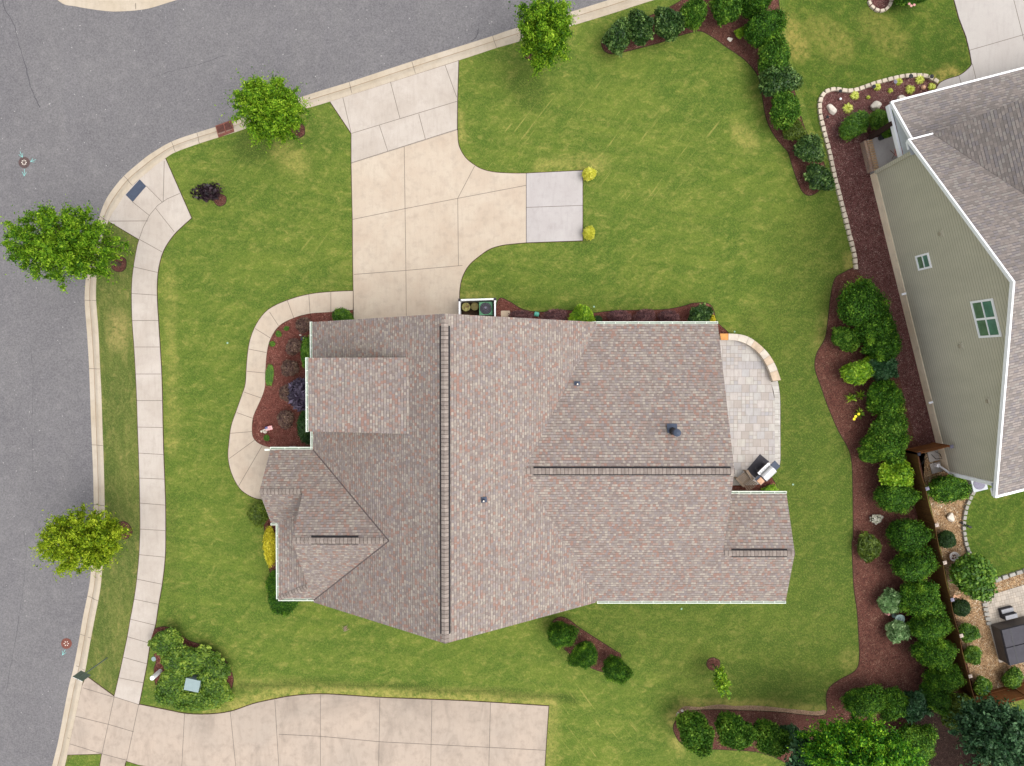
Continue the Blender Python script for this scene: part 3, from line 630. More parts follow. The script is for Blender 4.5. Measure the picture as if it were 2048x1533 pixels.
bed('mulch_bed', [(326.6,1254),(346,1259),(359.5,1268),(376,1281),(396.4,1288),(411.5,1293),(433.4,1306),(452.6,1325),(463,1345),(465,1367),(451,1394),(403,1415),(335,1405),(314,1374),(309,1339.6),(313,1320),(300,1285),(305,1262)], MT['mulchr'])
bed('mulch_bed', [(1134,1238),(1160,1257),(1191,1277),(1228,1301),(1241,1311),(1234,1340),(1201,1341.6),(1165,1325),(1137.6,1305),(1108,1275),(1102,1251),(1115,1236)], MT['mulch'])
bed('mulch_bed', [(1440,969),(1517,969),(1541,953),(1553,972),(1549,990),(1440,992)], MT['mulchr'], smooth=False)
bed('mulch_bed', [(530,1010),(560,1010),(570,1120),(560,1150),(545,1152),(536,1120),(530,1060)], MT['mulchr'])
bed('mulch_bed', [(1835,1425),(1870,1408),(1925,1400),(1955,1425),(1985,1520),(2005,1640),(1780,1640),(1800,1500)], MT['mulchd'], z=.03, edge=0)  # dark sheet: tree shadow painted over the mulch in this corner
bed('bare_soil', [(1352,1428),(1368,1413),(1400,1414),(1438,1409),(1470,1412),(1500,1411),(1536,1413),(1570,1417),(1603,1420),(1630,1423),(1650,1420),(1650,1436),(1603,1436),(1536,1430),(1492,1428),(1438,1426),(1374,1429),(1356,1438)], MT['baresoil'], z=.007, edge=0)
# neighbour's garden
e2 = [(1946.5,981),(1941,990),(1936,1001),(1931,1012.6),(1928,1025.6),(1926,1040),(1925,1055.6),(1926.8,1068),(1930,1088),(1938,1108),(1955,1135),(1975,1160),(1987,1162),(2003,1155),(2048,1140),(2110,1121)]
bed('gravel', [(1836,905),(1850,965),(1870,1050),(1887,1125),(1902,1199),(1920,1271),(1938,1352),(1955,1398),(2200,1345),(2200,1080),(2048,1137),(1990,1158),(1948,1100),(1930,1040),(1950,975),(1900,930),(1885,900)], MT['gravel'], z=.02, edge=0, smooth=False)
bed('lawn', sp2(e2)+[(2200,1095),(2200,900),(1975,930),(1955,965)], MT['shade'], z=.04, edge=0, smooth=False)
bed('patio', [(1965,1194.6),(2140,1140),(2160,1290),(1998,1325),(1975,1241)], MT['nbpav'], z=.05, edge=0, smooth=False)
lawn('lawn', PP([(1905,-200),(1905,0),(1915,37),(1929,73.5),(1937,107),(1940,128),(1927,141),(1914,149),(1884,159),(1868,160),(1846,149),(1803,150.5),(1750,163.5),(1706,178.5),(1669,175.5),(1647,181),(1636,198),(1634.5,220),(1638,244),(1646,276),(1628,262),(1590,150),(1572,60),(1563,-200)]), MT['shade'], zt=.004)
lawn('verge', PP([(p[0],p[1]) for p in LS[13:36]]+[(229,1393)]+[(x,y) for x,y in walk_l[::-1] if y < 1390 and y > 479]+[(279,479)]), MT['verge'], zt=.004)
# patio with its low seat wall
po = [(1435,668.6),(1473.7,670),(1500,680),(1527,703.6),(1544,730),(1555,760)]; pin = [(1437,680),(1467,681),(1490,688.6),(1513.7,707),(1530.5,733.7),(1541,762)]
slabpx('patio', pl([(1400,680)], sp2(pin), [(1549,800),(1550,925),(1545,937),(1534,955),(1516.7,968),(1507,970),(1400,972)]), MT['patio'], z=.04, edge=0)
bo = sp2([(1555,762),(1559.5,794),(1560,860),(1560,922),(1556,930)]); bi = sp2([(1541,764),(1548.5,794),(1549,860),(1549,922),(1545,938)])
slabpx('patio_border', pl(bo, bi[::-1]), MT['border'], [((1549.3,v_),(1559.7,v_)) for v_ in range(785,925,11)], z=.044, edge=.03, jw=.012)

# ------------------------------------------------------------------ roofs
def rp(mb, pts, eave, th=.10, zero=None, mi=0, ms=1):
    """one roof plane: pts counter-clockwise seen from above, eave = horizontal direction of the courses"""
    pts = [Vector(p) for p in pts]; e = Vector(eave).normalized(); n = (pts[1]-pts[0]).cross(pts[2]-pts[0]).normalized()
    if n.z < 0: pts = pts[::-1]; n = -n
    vd = n.cross(e).normalized()
    if vd.z < 0: vd = -vd
    o = Vector(zero) if zero else Vector((0, 0, 0))
    uv = [((p-o).dot(e)+50, (p-o).dot(vd)+50) for p in pts]
    mb.face(pts, mi, uv); lo = [p-Vector((0, 0, th)) for p in pts]; mb.face(lo[::-1], ms)
    for i in range(len(pts)):
        j = (i+1) % len(pts); mb.face([lo[i], lo[j], pts[j], pts[i]], ms)
def ridge(parent, a, b, w=.36, step=.19, vent=None, slope=.6):
    """cap shingles along a ridge, standing on a black vent between the given fractions"""
    a = Vector(a); b = Vector(b); d = b-a; Ln = d.length; d.normalize(); s_ = Vector((-d.y, d.x, 0)).normalized(); m = MB(); n = int(Ln/step)
    for i in range(n):
        t = i/n; up = .06 if vent and vent[0] <= t <= vent[1] else .03
        p = a+d*(i*Ln/n); q = a+d*((i+1.06)*Ln/n); dz = w/2*slope*.75
        for sg in (-1, 1):
            pts = [p+Vector((0,0,up+.012)), q+Vector((0,0,up+.028)), q+s_*sg*w/2+Vector((0,0,up+.028-dz)), p+s_*sg*w/2+Vector((0,0,up+.012-dz))]
            m.face(pts if sg < 0 else pts[::-1], (i*7) % 3)
            ln = [x+Vector((0,0,.004)) for x in (pts[1]-d*.028, pts[1], pts[2], pts[2]-d*.028)]; m.face(ln if sg < 0 else ln[::-1], 3)
        m.face([q+s_*w/2+Vector((0,0,up+.028-dz)), q+Vector((0,0,up+.028)), q+Vector((0,0,up-.01)), q+s_*w/2+Vector((0,0,up-.01-dz))], 3)
        m.face([q-s_*w/2+Vector((0,0,up+.028-dz)), q+Vector((0,0,up+.028)), q+Vector((0,0,up-.01)), q-s_*w/2+Vector((0,0,up-.01-dz))][::-1], 3)
    m.build('ridge_cap', [MT['cap'], MT['cap2'], MT['cap3'], MT['capline']], parent)
    if vent:
        v = MB(); p = a+d*Ln*vent[0]; q = a+d*Ln*vent[1]; w2 = w+.14; dz = w2/2*slope
        for sg in (-1, 1):
            pts = [p+Vector((0,0,.05)), q+Vector((0,0,.05)), q+s_*sg*w2/2+Vector((0,0,.05-dz)), p+s_*sg*w2/2+Vector((0,0,.05-dz))]
            v.face(pts if sg < 0 else pts[::-1]); v.face([pts[3], pts[2], pts[2]-Vector((0,0,.1)), pts[3]-Vector((0,0,.1))])
        v.build('ridge_vent', MT['vent'], parent)
MT['valley'] = plain('valley_metal', (86,76,74), .8, .2, .2, 5)  # dark colour standing in for the occlusion shadow in roof valleys
MT['cap2'] = plain('ridge_cap_b', (141,130,122), .9, .15, .2, 5); MT['cap3'] = plain('ridge_cap_c', (128,117,110), .9, .15, .2, 5); MT['capline'] = plain('cap_edge', (92,82,76), .9, .1)
def gutter(parent, a, b, side, w=.13, strap=.6, h=.11):
    """open trough from a to b; side = unit vector pointing away from the roof"""
    a = Vector(a); b = Vector(b); s_ = Vector(side); m = MB(); d = (b-a).normalized()
    def bx(o0, o1, z0, z1, mi=0, a_=a, b_=b):
        q = []
        for z in (z0, z1):
            q += [a_+s_*o0+Vector((0,0,z)), b_+s_*o0+Vector((0,0,z)), b_+s_*o1+Vector((0,0,z)), a_+s_*o1+Vector((0,0,z))]
        for f in ((0,3,2,1),(4,5,6,7),(0,1,5,4),(1,2,6,5),(2,3,7,6),(3,0,4,7)): m.face([q[i] for i in f], mi)
    bx(.0, .02, -h, 0); bx(w-.035, w, -h, .01); bx(.02, w-.035, -h, -h+.02, 1); bx(0, w, -h, .012, 0, a-d*.02, a); bx(0, w, -h, .012, 0, b, b+d*.02)
    n = int((b-a).length/strap)
    for i in range(1, n): p = a+d*((b-a).length*i/n); bx(.02, w-.035, -.012, 0, 0, p, p+d*.03)
    m.build('gutter', [MT['gutter'], MT['gutter_in']], parent)
def prism(mb, pts, z0, z1, mi=0): mb.slab(pts, z1, z0, mi)

# main house: eave at 3.2 m
EZ = 3.2; K = .755; XR = -3.12
house = empty('house', (0, -5, 0), 0, 'brown and pink shingled single-family house in the middle of the lot, with long ridges', 'house')
def hb(mb, name, mats, parent=house, **kw): return mb.build(name, mats, parent, loc=(0, -5, 0) if parent is house else None, **kw)
rf = MB()
YN, YS, XW, XE = 2.56, -12.82, -10.9, 4.6
ZR = EZ+K*(XR-XW)
rp(rf, [(XW,YN,EZ),(XW,YS,EZ),(XR,YS,ZR),(XR,YN,ZR)], (0,1,0))
rp(rf, [(XE,YS,ZR-K*(XE-XR)),(XE,YN,ZR-K*(XE-XR)),(XR,YN,ZR),(XR,YS,ZR)], (0,1,0))
# east wing D
DY, DZ, DE = -5.15, 6.27, 11.22; kd = (DZ-EZ)/(2.46-DY); YD = -12.76
rp(rf, [(DE,2.46,EZ),(.2,2.46,EZ),(.2,DY,DZ),(DE,DY,DZ)][::-1], (1,0,0))
EY, EE, EN = -9.8, 15.04, -6.83; EZR = EZ+kd*(EY-YD)
rp(rf, [(.2,YD,EZ),(EE,YD,EZ),(EE,EY,EZR),(DE,EY,EZR),(DE,DY,DZ),(.2,DY,DZ)], (1,0,0))
rp(rf, [(EE,EN,EZ),(DE-.4,EN,EZ),(DE-.4,EY,EZR),(EE,EY,EZR)][::-1], (1,0,0))
# west gable C with entry gable A sharing its north slope, and the low roof B
CY, CZ, CX = -8.55, 6.8, -10.95; kc = (CZ-EZ)/4.15; CN = CY+4.15; CS = CY-4.15; AY = -6.42; AZ = EZ+kc*(CN-AY); AX = -13.22; AS = AY-(CN-AY)
rp(rf, [(AX,CN,EZ),(AX,AY,AZ),(CX,AY,AZ),(CX,CY,CZ),(-5.2,CY,CZ),(-5.2,CN,EZ)], (1,0,0))
rp(rf, [(CX,CS,EZ),(-5.2,CS,EZ),(-5.2,CY,CZ),(CX,CY,CZ)], (1,0,0))
rp(rf, [(AX,AS,EZ),(-10.4,AS,EZ),(-10.4,AY,AZ),(AX,AY,AZ)], (1,0,0))
BX, BZ = -12.83, 3.9; BS = -12.62
rp(rf, [(BX,-7.2,EZ),(BX,BS,EZ),(-10.9,-11.66,BZ),(-10.9,-7.2,BZ)], (0,1,0))
rp(rf, [(BX,BS,EZ),(-10.4,BS,EZ),(-10.4,-11.66,BZ),(-10.9,-11.66,BZ)], (1,0,0))
# shed dormer F
FZ, FX, FN, FS = 6.3, -10.25, .56, -3.14
rp(rf, [(FX,FN,FZ),(FX,FS,FZ),(-4.6,FS,7.76),(-4.6,FN,7.76)], (0,1,0))
roof = hb(rf, 'roof', [MT['roof'], MT['gutter']])
IY = Vector((0, -5, 0))
def rel(p): return Vector(p)-IY
ridge(roof, rel((XR,YN-.25,ZR)), rel((XR,YS+.05,ZR)), .34, vent=(.02,.975), slope=K)
ridge(roof, rel((.55,DY,DZ)), rel((DE-.02,DY,DZ)), .30, vent=(.05,.985), slope=kd)
ridge(roof, rel((DE+.1,EY,EZR)), rel((EE-.02,EY,EZR)), .30, vent=(.1,.9), slope=kd)
ridge(roof, rel((CX+.02,CY,CZ)), rel((-6.4,CY,CZ)), .30, vent=(.2,.72), slope=kc)
ridge(roof, rel((AX+.02,AY,AZ)), rel((CX-.1,AY,AZ)), .30, slope=kc)
ridge(roof, rel((BX,BS,EZ)), rel((-10.95,-11.68,BZ)), .26, slope=.5)
vx = XW+(CZ-EZ)/K
for a, b in (((XW,CN,EZ),(vx,CY,CZ)), ((XW,CS,EZ),(vx,CY,CZ))):
    a = rel(a)+Vector((0,0,.02)); b = rel(b)+Vector((0,0,.02)); m = MB(); d = (b-a).normalized(); n_ = Vector((-d.y,d.x,0)).normalized()*.05
    m.face([a-n_, b-n_, b+n_, a+n_]); m.build('valley_flashing', MT['valley'], roof)  # thin strip painting the shadowed crease where two slopes meet
for a, b, s_ in (((XW,YN,EZ-.02),(XW,FN-.1,EZ-.02),(-1,0,0)), ((FX,FN,FZ-.02),(FX,FS,FZ-.02),(-1,0,0)), ((XW,FS+.15,EZ-.02),(XW,CN,EZ-.02),(-1,0,0)), ((AX,CN,EZ-.02),(XW-.02,CN,EZ-.02),(0,1,0)),
                 ((AX,AS,EZ-.02),(BX,AS,EZ-.02),(0,-1,0)), ((BX,AS,EZ-.02),(BX,BS,EZ-.02),(-1,0,0)), ((BX,BS,EZ-.02),(-10.5,BS,EZ-.02),(0,-1,0)),
                 ((4.4,2.46,EZ-.02),(DE,2.46,EZ-.02),(0,1,0)), ((4.7,YD,EZ-.02),(EE,YD,EZ-.02),(0,-1,0)), ((DE-.1,EN,EZ-.02),(EE,EN,EZ-.02),(0,1,0))):
    gutter(house, rel(a), rel(b), s_)
wl = MB()
def gab(y, x0, x1, xr, z0, zr, mb=wl):   # gable wall facing north or south
    mb.face([(x0,y,0),(x1,y,0),(x1,y,z0),(xr,y,zr),(x0,y,z0)])
wx0, wx1 = XW+.4, 4.2; zc_ = EZ-.12+K*.4
def box2(x0, x1, y0, y1, z1, mb=wl):
    for a, b in (((x0,y0),(x1,y0)),((x1,y0),(x1,y1)),((x1,y1),(x0,y1)),((x0,y1),(x0,y0))): mb.face([(a[0],a[1],0),(b[0],b[1],0),(b[0],b[1],z1),(a[0],a[1],z1)])
box2(wx0, wx1, YN-.35, YS+.35, 3.1); box2(4.21, DE-.35, 2.1, YD+.4, 3.1); box2(DE-.34, EE-.35, EN-.35, YD+.41, 3.1); box2(-12.4, wx0-.01, -8.3, BS+.35, 3.1)
for y in (YN-.34, YS+.34): wl.face([(wx0,y,3.1),(wx1,y,3.1),(wx1,y,zc_),(XR,y,ZR-.13),(wx0,y,zc_)])
wl.face([(DE-.34,2.1,3.1),(DE-.34,YD+.4,3.1),(DE-.34,DY,DZ-.12)]); wl.face([(EE-.34,EN-.35,3.1),(EE-.34,YD+.4,3.1),(EE-.34,EY,EZR-.12)])
wl.face([(-10.6,CN-.3,3.1),(-10.6,CS+.3,3.1),(-10.6,CY,CZ-.14)])
wl.face([(FX+.3,FN-.2,3),(FX+.3,FS+.2,3),(FX+.3,FS+.2,FZ-.05),(FX+.3,FN-.2,FZ-.05)])
for y in (FN-.2, FS+.2): wl.face([(FX+.3,y,3),(-4.8,y,6.8),(-4.8,y,7.58),(FX+.3,y,FZ-.05)])
hb(wl, 'wall', MT['cream'])
gd = MB(); gd.box((-5.4,YN-.32,1.1),(5.0,.06,2.2))
for i in range(4):
    for j in range(8): gd.box((-5.4-2.5+.3125+j*.625,YN-.28,.28+i*.54),(.5,.03,.4))
hb(gd, 'garage_door', MT['white'])
for x, y, rz, w, h, z in ((7.5,2.13,0,1.8,1.3,1.6),(6.2,YD+.37,0,1.6,1.3,1.6),(9.5,YD+.37,0,1.6,1.3,1.6),(0,YS+.31,0,1.2,1.4,1.6),(-5,YS+.31,0,1.2,1.4,1.6),(DE-.31,-1.5,R(90),2.4,2.0,1.2),(-12.43,-10.5,R(90),1.8,1.5,1.5),(-10.53,-1.3,R(90),1.6,1.4,1.5),(FX+.27,-1.3,R(90),1.4,1.0,4.9)):
    f = MB(); f.box((x,y,z),(w,.08,h),rz); fo = hb(f, 'window', MT['white'])
    g_ = MB()
    for sg in (-1, 1): g_.box(rel((x,y,z))+Matrix.Rotation(rz,3,'Z')@Vector((sg*w*.24,0,0)),(w*.42,.11,h*.86),rz)
    g_.build('pane', MT['glassd'], fo)
dm = MB(); dm.box((-10.56,-5.6,1.05),(.06,1.0,2.1)); hb(dm, 'door', MT['dgrey'])
for y in (-4.75, -8.0):
    m = MB(); m.box((-12.95,y,1.55),(.2,.2,3.1)); m.box((-12.95,y,.4),(.36,.36,.8)); hb(m, 'porch_post', MT['white'])
# downspout foot by the front bed and by the garage corner
m = MB(); m.bar((-11.0,1.62,2.9),(-11.0,1.62,.1),.05,8); m.bar((-11.0,1.62,.12),(-11.55,1.75,.08),.05,8); hb(m, 'downspout', MT['white'])
m = MB();  m.box((-13.45,-4.44,3.0),(.3,.1,.06)); hb(m, 'downspout', MT['gutter'])
# pipe vents on the roof
def Mz(x): return ZR-K*(x-XR) if x > XR else ZR-K*(XR-x)
def Dz(y): return DZ-kd*abs(y-DY)
for (u, v) in ((968,1000),(1154,768)):
    x = P(u, v, 7.0 if u < 1000 else 5.3); z = min(99, max(Mz(x.x), Dz(x.y))); x = P(u, v, z); z = max(Mz(x.x), Dz(x.y))
    m = MB(); m.box(rel((x.x,x.y+.02,z+.04)),(.30,.26,.05),0,0,Matrix.Rotation(R(20 if u > 1000 else 0),3,'X')@Matrix.Rotation(R(0 if u > 1000 else 36),3,'Y')); m.bar(rel((x.x,x.y,z)),rel((x.x,x.y,z+.34)),.055,10)
    m.face([rel((x.x+.042*math.cos(a),x.y+.042*math.sin(a),z+.345)) for a in [i*.7854 for i in range(8)]], 1)
    m.build('pipe_vent', [MT['slate'], MT['pale']], roof)
b = P(1345, 862, Dz(-3.3)); zb = Dz(b.y)
m = MB(); m.box(rel((b.x-.02,b.y+.14,zb+.05)),(.52,.5,.03),0,0,Matrix.Rotation(math.atan(-kd),3,'X')); m.lathe(rel((b.x,b.y,zb-.1)),[(.2,0),(.19,.3),(.15,.42),(.15,1.0)],16,1); m.lathe(rel((b.x,b.y,zb)),[(.155,.8),(.19,.82),(.19,1.12),(.05,1.2),(0,1.2)],18,0)
m.build('flue_pipe', [MT['slate'], MT['black']], roof)

# ------------------------------------------------------------------ neighbour's house (local frame: s along its west wall, e eastwards)
NO = P(1740.5, 350.5); NS = P(1886, 943); sdv = (NS-NO).normalized(); edv = Vector((-sdv.y, sdv.x, 0)); SL = (NS-NO).length
def N(s_, e, z=0.0): p = NO+sdv*s_+edv*e; return Vector((p.x, p.y, z))
NP = 7.6; NZ = 10.0; NE = 5.25; NEV = 5.05
nh = empty('house', N(9, 6), 0, 'sage green two storey house with white trim and grey shingles, cut by the right edge', 'house')
no = Vector(N(9, 6))
def nb(mb, name, mats, parent=nh, **kw): return mb.build(name, mats, parent, loc=no, **kw)
m = MB(); m.face([N(0,0,.68),N(0,0,NE),N(NP,0,NZ-.05),N(SL,0,NE),N(SL,0,.68)])
m.face([N(SL,0,.68),N(SL,0,NE),N(SL,14,NE),N(SL,14,.68)]); m.face([N(0,14,.68),N(0,14,8.0),N(0,4,8.0),N(0,.9,NE),N(0,0,NE),N(0,0,.68)])
nb(m, 'wall', MT['siding'])
m = MB(); q = [N(0,.0,0),N(SL,.0,0),N(SL,14,0),N(0,14,0)]; m.slab([N(-.02,-.025),N(SL+.02,-.025),N(SL+.02,14),N(-.02,14)], .68, -.1); nb(m, 'foundation', MT['found'])
for s0 in (0.0, SL): m = MB(); c_ = N(s0, 0); m.box((c_.x,c_.y,(NE+.48)/2),(.20,.20,NE-.68-.24),math.atan2(sdv.y,sdv.x)); nb(m, 'corner_board', MT['white'] if s0 else MT['siding'])
r = MB(); RK = -.42
kn = (NZ-NEV)/(NP+.55); ks = (NZ-NEV)/(SL+.45-NP)
rp(r, [N(-.55,RK,NEV),N(NP,RK,NZ),N(NP,14,NZ),N(-.55,14,NEV)], edv, .05)
rp(r, [N(NP,RK,NZ),N(SL+.45,RK,NEV),N(SL+.45,14,NEV),N(NP,14,NZ)], edv, .05)
# cross gable over the front: its west slope
cw = 1.42; e0 = .85; s0 = -.55
rp(r, [N(s0,e0,NEV+.02),N(s0,e0+4.2,NEV+cw*4.2),N(s0+(cw*4.2)/kn,e0+4.2,NEV+cw*4.2)], sdv, .05, ms=0)
# lower porch roof
LP0, LP1 = -3.05, -.02
rp(r, [N(LP0,.32,3.2),N(LP1,.32,4.45),N(LP1,14,4.45),N(LP0,14,3.2)], edv, .05)
nroof = nb(r, 'roof', [MT['roof2'], MT['white']])
def rel2(p): return Vector(p)-no
def board(mb, a, b, w, h, mi=0):
    a = Vector(a); b = Vector(b); d = (b-a).normalized(); s_ = Vector((-d.y, d.x, 0)).normalized(); u_ = Vector((0,0,1))
    q = []
    for p in (a, b): q += [p-s_*w/2-u_*h, p+s_*w/2-u_*h, p+s_*w/2, p-s_*w/2]
    for f in ((0,1,2,3),(7,6,5,4),(0,4,5,1),(1,5,6,2),(2,6,7,3),(3,7,4,0)): mb.face([q[i] for i in f], mi)
m = MB(); T = .03
board(m, N(-.58,RK,NEV+T), N(NP,RK,NZ+T), .085, .24); board(m, N(NP,RK,NZ+T), N(SL+.48,RK,NEV+T), .085, .24)
board(m, N(-.58,RK-.05,NEV+T), N(-.58,e0,NEV+T), .08, .16); board(m, N(SL+.5,RK-.05,NEV+T), N(SL+.5,14,NEV+T), .12, .2)
board(m, N(LP0,.30,3.2+T), N(LP1,.30,4.45+T), .10, .22); board(m, N(LP0-.05,.26,3.24), N(LP0-.05,14,3.24), .10, .16); board(m, N(LP0,.26,3.0), N(-.05,.26,3.0), .12, .3)
for s_a in (-.55, SL+.1): board(m, N(s_a,RK+.05,NEV-.22), N(s_a+.42,RK+.05,NEV-.22), .10, .12)
nb(m, 'fascia', MT['white'])
for s_a in (-.5, SL-.2): m = MB(); m.face([N(s_a,RK,NEV-.16),N(s_a+.7,RK,NEV-.16),N(s_a+.7,0,NEV-.16),N(s_a,0,NEV-.16)]); nb(m, 'soffit', MT['acgrey'])
m = MB(); m.face([N(LP0+.1,.36,3.0),N(-.1,.36,3.0),N(-.1,.36,4.2)]) 
nb(m, 'soffit', MT['acgrey'])
# windows on the west wall
def nwin(s1, s2, z1, z2, units, rail=True, green=True):
    m = MB(); th = -.06
    def q(a, b, c, d, e=-.05, mi=0):
        m.face([N(a,e,c),N(b,e,c),N(b,e,d),N(a,e,d)][::-1], mi)
        for (x, y) in (((a,c),(b,c)),((b,c),(b,d)),((b,d),(a,d)),((a,d),(a,c))): m.face([N(x[0],e,x[1]),N(y[0],e,y[1]),N(y[0],0,y[1]),N(x[0],0,x[1])][::-1], mi)
    w = .105; q(s1,s1+w,z1,z2); q(s2-w,s2,z1,z2); q(s1+w,s2-w,z1,z1+w); q(s1+w,s2-w,z2-w,z2)
    n = units; us = (s2-s1-w)/n
    for i in range(1, n): q(s1+us*i, s1+us*i+w, z1+w, z2-w)
    zm = (z1+z2)/2; q(s1+w, s2-w, zm-.03, zm+.03, -.04)
    fo = nb(m, 'window', MT['white'])
    p = MB()
    for i in range(n):
        a = s1+w+us*i; b = s1+us*(i+1)
        for c, d, mi in ((z1+w,zm-.03,0),(zm+.03,z2-w,1)): p.face([rel2(N(a,-.012,c)),rel2(N(b,-.012,c)),rel2(N(b,-.012,d)),rel2(N(a,-.012,d))][::-1], mi)
    p.build('pane', [MT['glassd'] if not green else MT['glassg2'], MT['glass']], fo)
MT['glassg2'] = plain('window_glass_lower', (92,120,92), .12, .6, .3, 2)
def nsz(u, v):     # where a pixel of the photo meets the west wall
    lo, hi = 0.0, 12.0
    f = lambda z: (P(u, v, z)-NO).dot(edv)
    for _ in range(50):
        mid = (lo+hi)/2
        if f(lo)*f(mid) <= 0: hi = mid
        else: lo = mid
    return (P(u, v, lo)-NO).dot(sdv), lo
sa, za = nsz(1845, 524); nwin(sa-.42, sa+.42, za-.5, za+.72, 1)
sa, za = nsz(1972, 637); nwin(sa-.95, sa+.95, za-.82, za+.82, 2)
MT['sidv'] = plain('vent_cover', (158,150,130), .6, .3, .1)
for (u, v) in ((1882,467),(1922,692),(1977,802)):
    s_a, z_a = nsz(u, v); m = MB(); m.box(N(s_a,-.02,z_a),(.34,.04,.30),math.atan2(sdv.y,sdv.x)); m.box(N(s_a,-.07,z_a-.03),(.18,.08,.14),math.atan2(sdv.y,sdv.x),1)
    nb(m, 'wall_vent', [MT['siding'], MT['sidv']])
for (u, v) in ((1810,588),(1864,805)):    # little white foundation tabs
    c_ = P(u-3, v, .66); m = MB(); m.box((c_.x,c_.y,.70),(.26,.12,.05),R(14)); nb(m, 'vent_tab', MT['white'])
# porch
MT['postbr'] = plain('dark_brown_post', (52,36,30), .8, .2)
m = MB(); m.slab([N(-1.95,.0),N(-.05,.0),N(-.05,12),N(-1.95,12)], .55, -.05); nb(m, 'porch_floor', MT['greycon'])
m = MB()
def quv(a, b, c, d, w, h): m.face([a, b, c, d], 0, [(0,0),(w,0),(w,h),(0,h)])
quv(N(-1.95,-.16,0),N(-.12,-.16,0),N(-.12,-.16,.5),N(-1.95,-.16,.5),1.85,.5); quv(N(-1.95,-.16,.5),N(-.12,-.16,.5),N(-.12,-.02,.5),N(-1.95,-.02,.5),1.85,.14)
quv(N(-1.95,-.02,.5),N(-.12,-.02,.5),N(-.12,-.02,.56),N(-1.95,-.02,.56),1.85,.1); quv(N(-1.95,-.16,0),N(-1.95,12,0),N(-1.95,12,.55),N(-1.95,-.16,.55),12,.55)
nb(m, 'porch_base', MT['brick'])
m = MB()
for i in range(14): s_a = -1.9+i*.13; c_ = N(s_a+.05,.12,.59); m.box(c_,(.085,.27,.07),math.atan2(sdv.y,sdv.x))
MT['brickr'] = plain('rowlock_brick', (176,144,112), .85, .2, .3, 12)
nb(m, 'brick_rowlock', MT['brickr'])
m = MB(); c_ = P(1741,275,.55); m.box((c_.x,c_.y,1.75),(.24,.24,2.4),math.atan2(sdv.y,sdv.x)); nb(m, 'porch_post', MT['postbr'])
# downspout at the south corner
m = MB(); a = [N(SL+.1,.04,NE-.3),N(SL+.1,.04,.75),N(SL-.25,-.22,.7),N(SL-.5,-.34,.35)]
for p, q in zip(a, a[1:]): m.bar(p, q, .06, 8)
nb(m, 'downspout', MT['white'])
m = MB(); c_ = N(SL-.5,-.36,0); m.lathe(c_,[(.14,0),(.14,.3),(.12,.36),(0,.37)],14); tag(m.build('drain_pipe_cap', MT['white']), 'round white drain pipe cap at the foot of the sage house corner', 'drain cap')

# ------------------------------------------------------------------ edging blocks, seat wall
def nth(n): return str(n)+('th' if 10 < n % 100 < 14 else {1:'st',2:'nd',3:'rd'}.get(n % 10, 'th'))
def blocks(path, step, size, mat, label, group, z=0.0, h=.16, rnd=.06):
    q = spline(PP(path), False, 6); L_ = sum((b-a).length for a, b in zip(q, q[1:])); n = int(L_/step); r_ = resample(q, n+1)
    m = MB(); sx, sy = size; t = .16
    b0 = [(-sx/2,-sy/2),(sx/2,-sy/2),(sx/2*.86,sy/2),(-sx/2*.86,sy/2)]
    for (x0, y0), (x1, y1) in zip(b0, b0[1:]+b0[:1]): m.face([(x0,y0,0),(x1,y1*1,0),(x1,y1,h-.03),(x0,y0,h-.03)]); m.face([(x0,y0,h-.03),(x1,y1,h-.03),(x1*.88,y1*.88,h),(x0*.88,y0*.88,h)])
    m.face([(x*.88,y*.88,h) for x, y in b0]); first = m.build('edging_block', mat)
    for i in range(n):
        a, b = r_[i], r_[i+1]; o = first if i == 0 else first.copy()
        if i: col.objects.link(o)
        o.location = ((a.x+b.x)/2, (a.y+b.y)/2, z); o.rotation_euler = (0, 0, math.atan2(b.y-a.y, b.x-a.x)+random.uniform(-rnd, rnd)); o.scale = (random.uniform(.93, 1.03), random.uniform(.92, 1.06), 1)
        tag(o, label % nth(i+1), 'edging block', group)
blocks(e1, .345, (.325,.23), MT['block'], 'tan edging block, %s counting up from the lower end of the long mulch border', 'tan edging blocks round the mulch bed')
blocks(e2[:10]+[(1938,1108)], .30, (.27,.2), MT['block2'], 'grey edging block, %s from the top of the curve between gravel and back lawn', 'grey edging blocks by the gravel', .02)
blocks([(1987,1161),(2003,1154.5),(2048,1140),(2100,1124)], .42, (.40,.24), MT['block2'], 'long grey edging block, %s from the left in the row below the back lawn', 'long grey edging blocks', .02, .14)
blocks([(1965,1194),(1971,1225),(1977,1250)], .27, (.22,.3), MT['block2'], 'grey edging block, %s from the top at the left edge of the cobbled patio', 'grey blocks at the patio edge', .03, .1)
blocks([(1736,2),(1739,11),(1747,19),(1757,23.5),(1768,22),(1776,15),(1781,6),(1782,-6)], .30, (.27,.17), MT['block'], 'pale edging block, %s from the left in the small ring at the top edge', 'edging blocks of the small tree ring')
sw = empty('seat_wall', P(1510, 705), 0, 'curved low stone seat wall around the upper right of the paver patio', 'seat wall'); so_ = sw.location.copy()
po_, pi_ = resample(spline(PP(po)), 41), resample(spline(PP(pin)), 41); m = MB()
for i in range(40):
    a, b, c_, d_ = [Vector(p)-so_ for p in (po_[i], po_[i+1], pi_[i+1], pi_[i])]
    for p, q in ((a,b),(c_,d_)): m.face([(p.x,p.y,0),(q.x,q.y,0),(q.x,q.y,.40),(p.x,p.y,.40)])
    m.face([(p.x,p.y,.40) for p in (a,d_,c_,b)])
for p, q in ((0, 1), (40, 39)): 
    a = Vector(po_[p])-so_; b = Vector(pi_[p])-so_; m.face([(a.x,a.y,0),(b.x,b.y,0),(b.x,b.y,.4),(a.x,a.y,.4)])
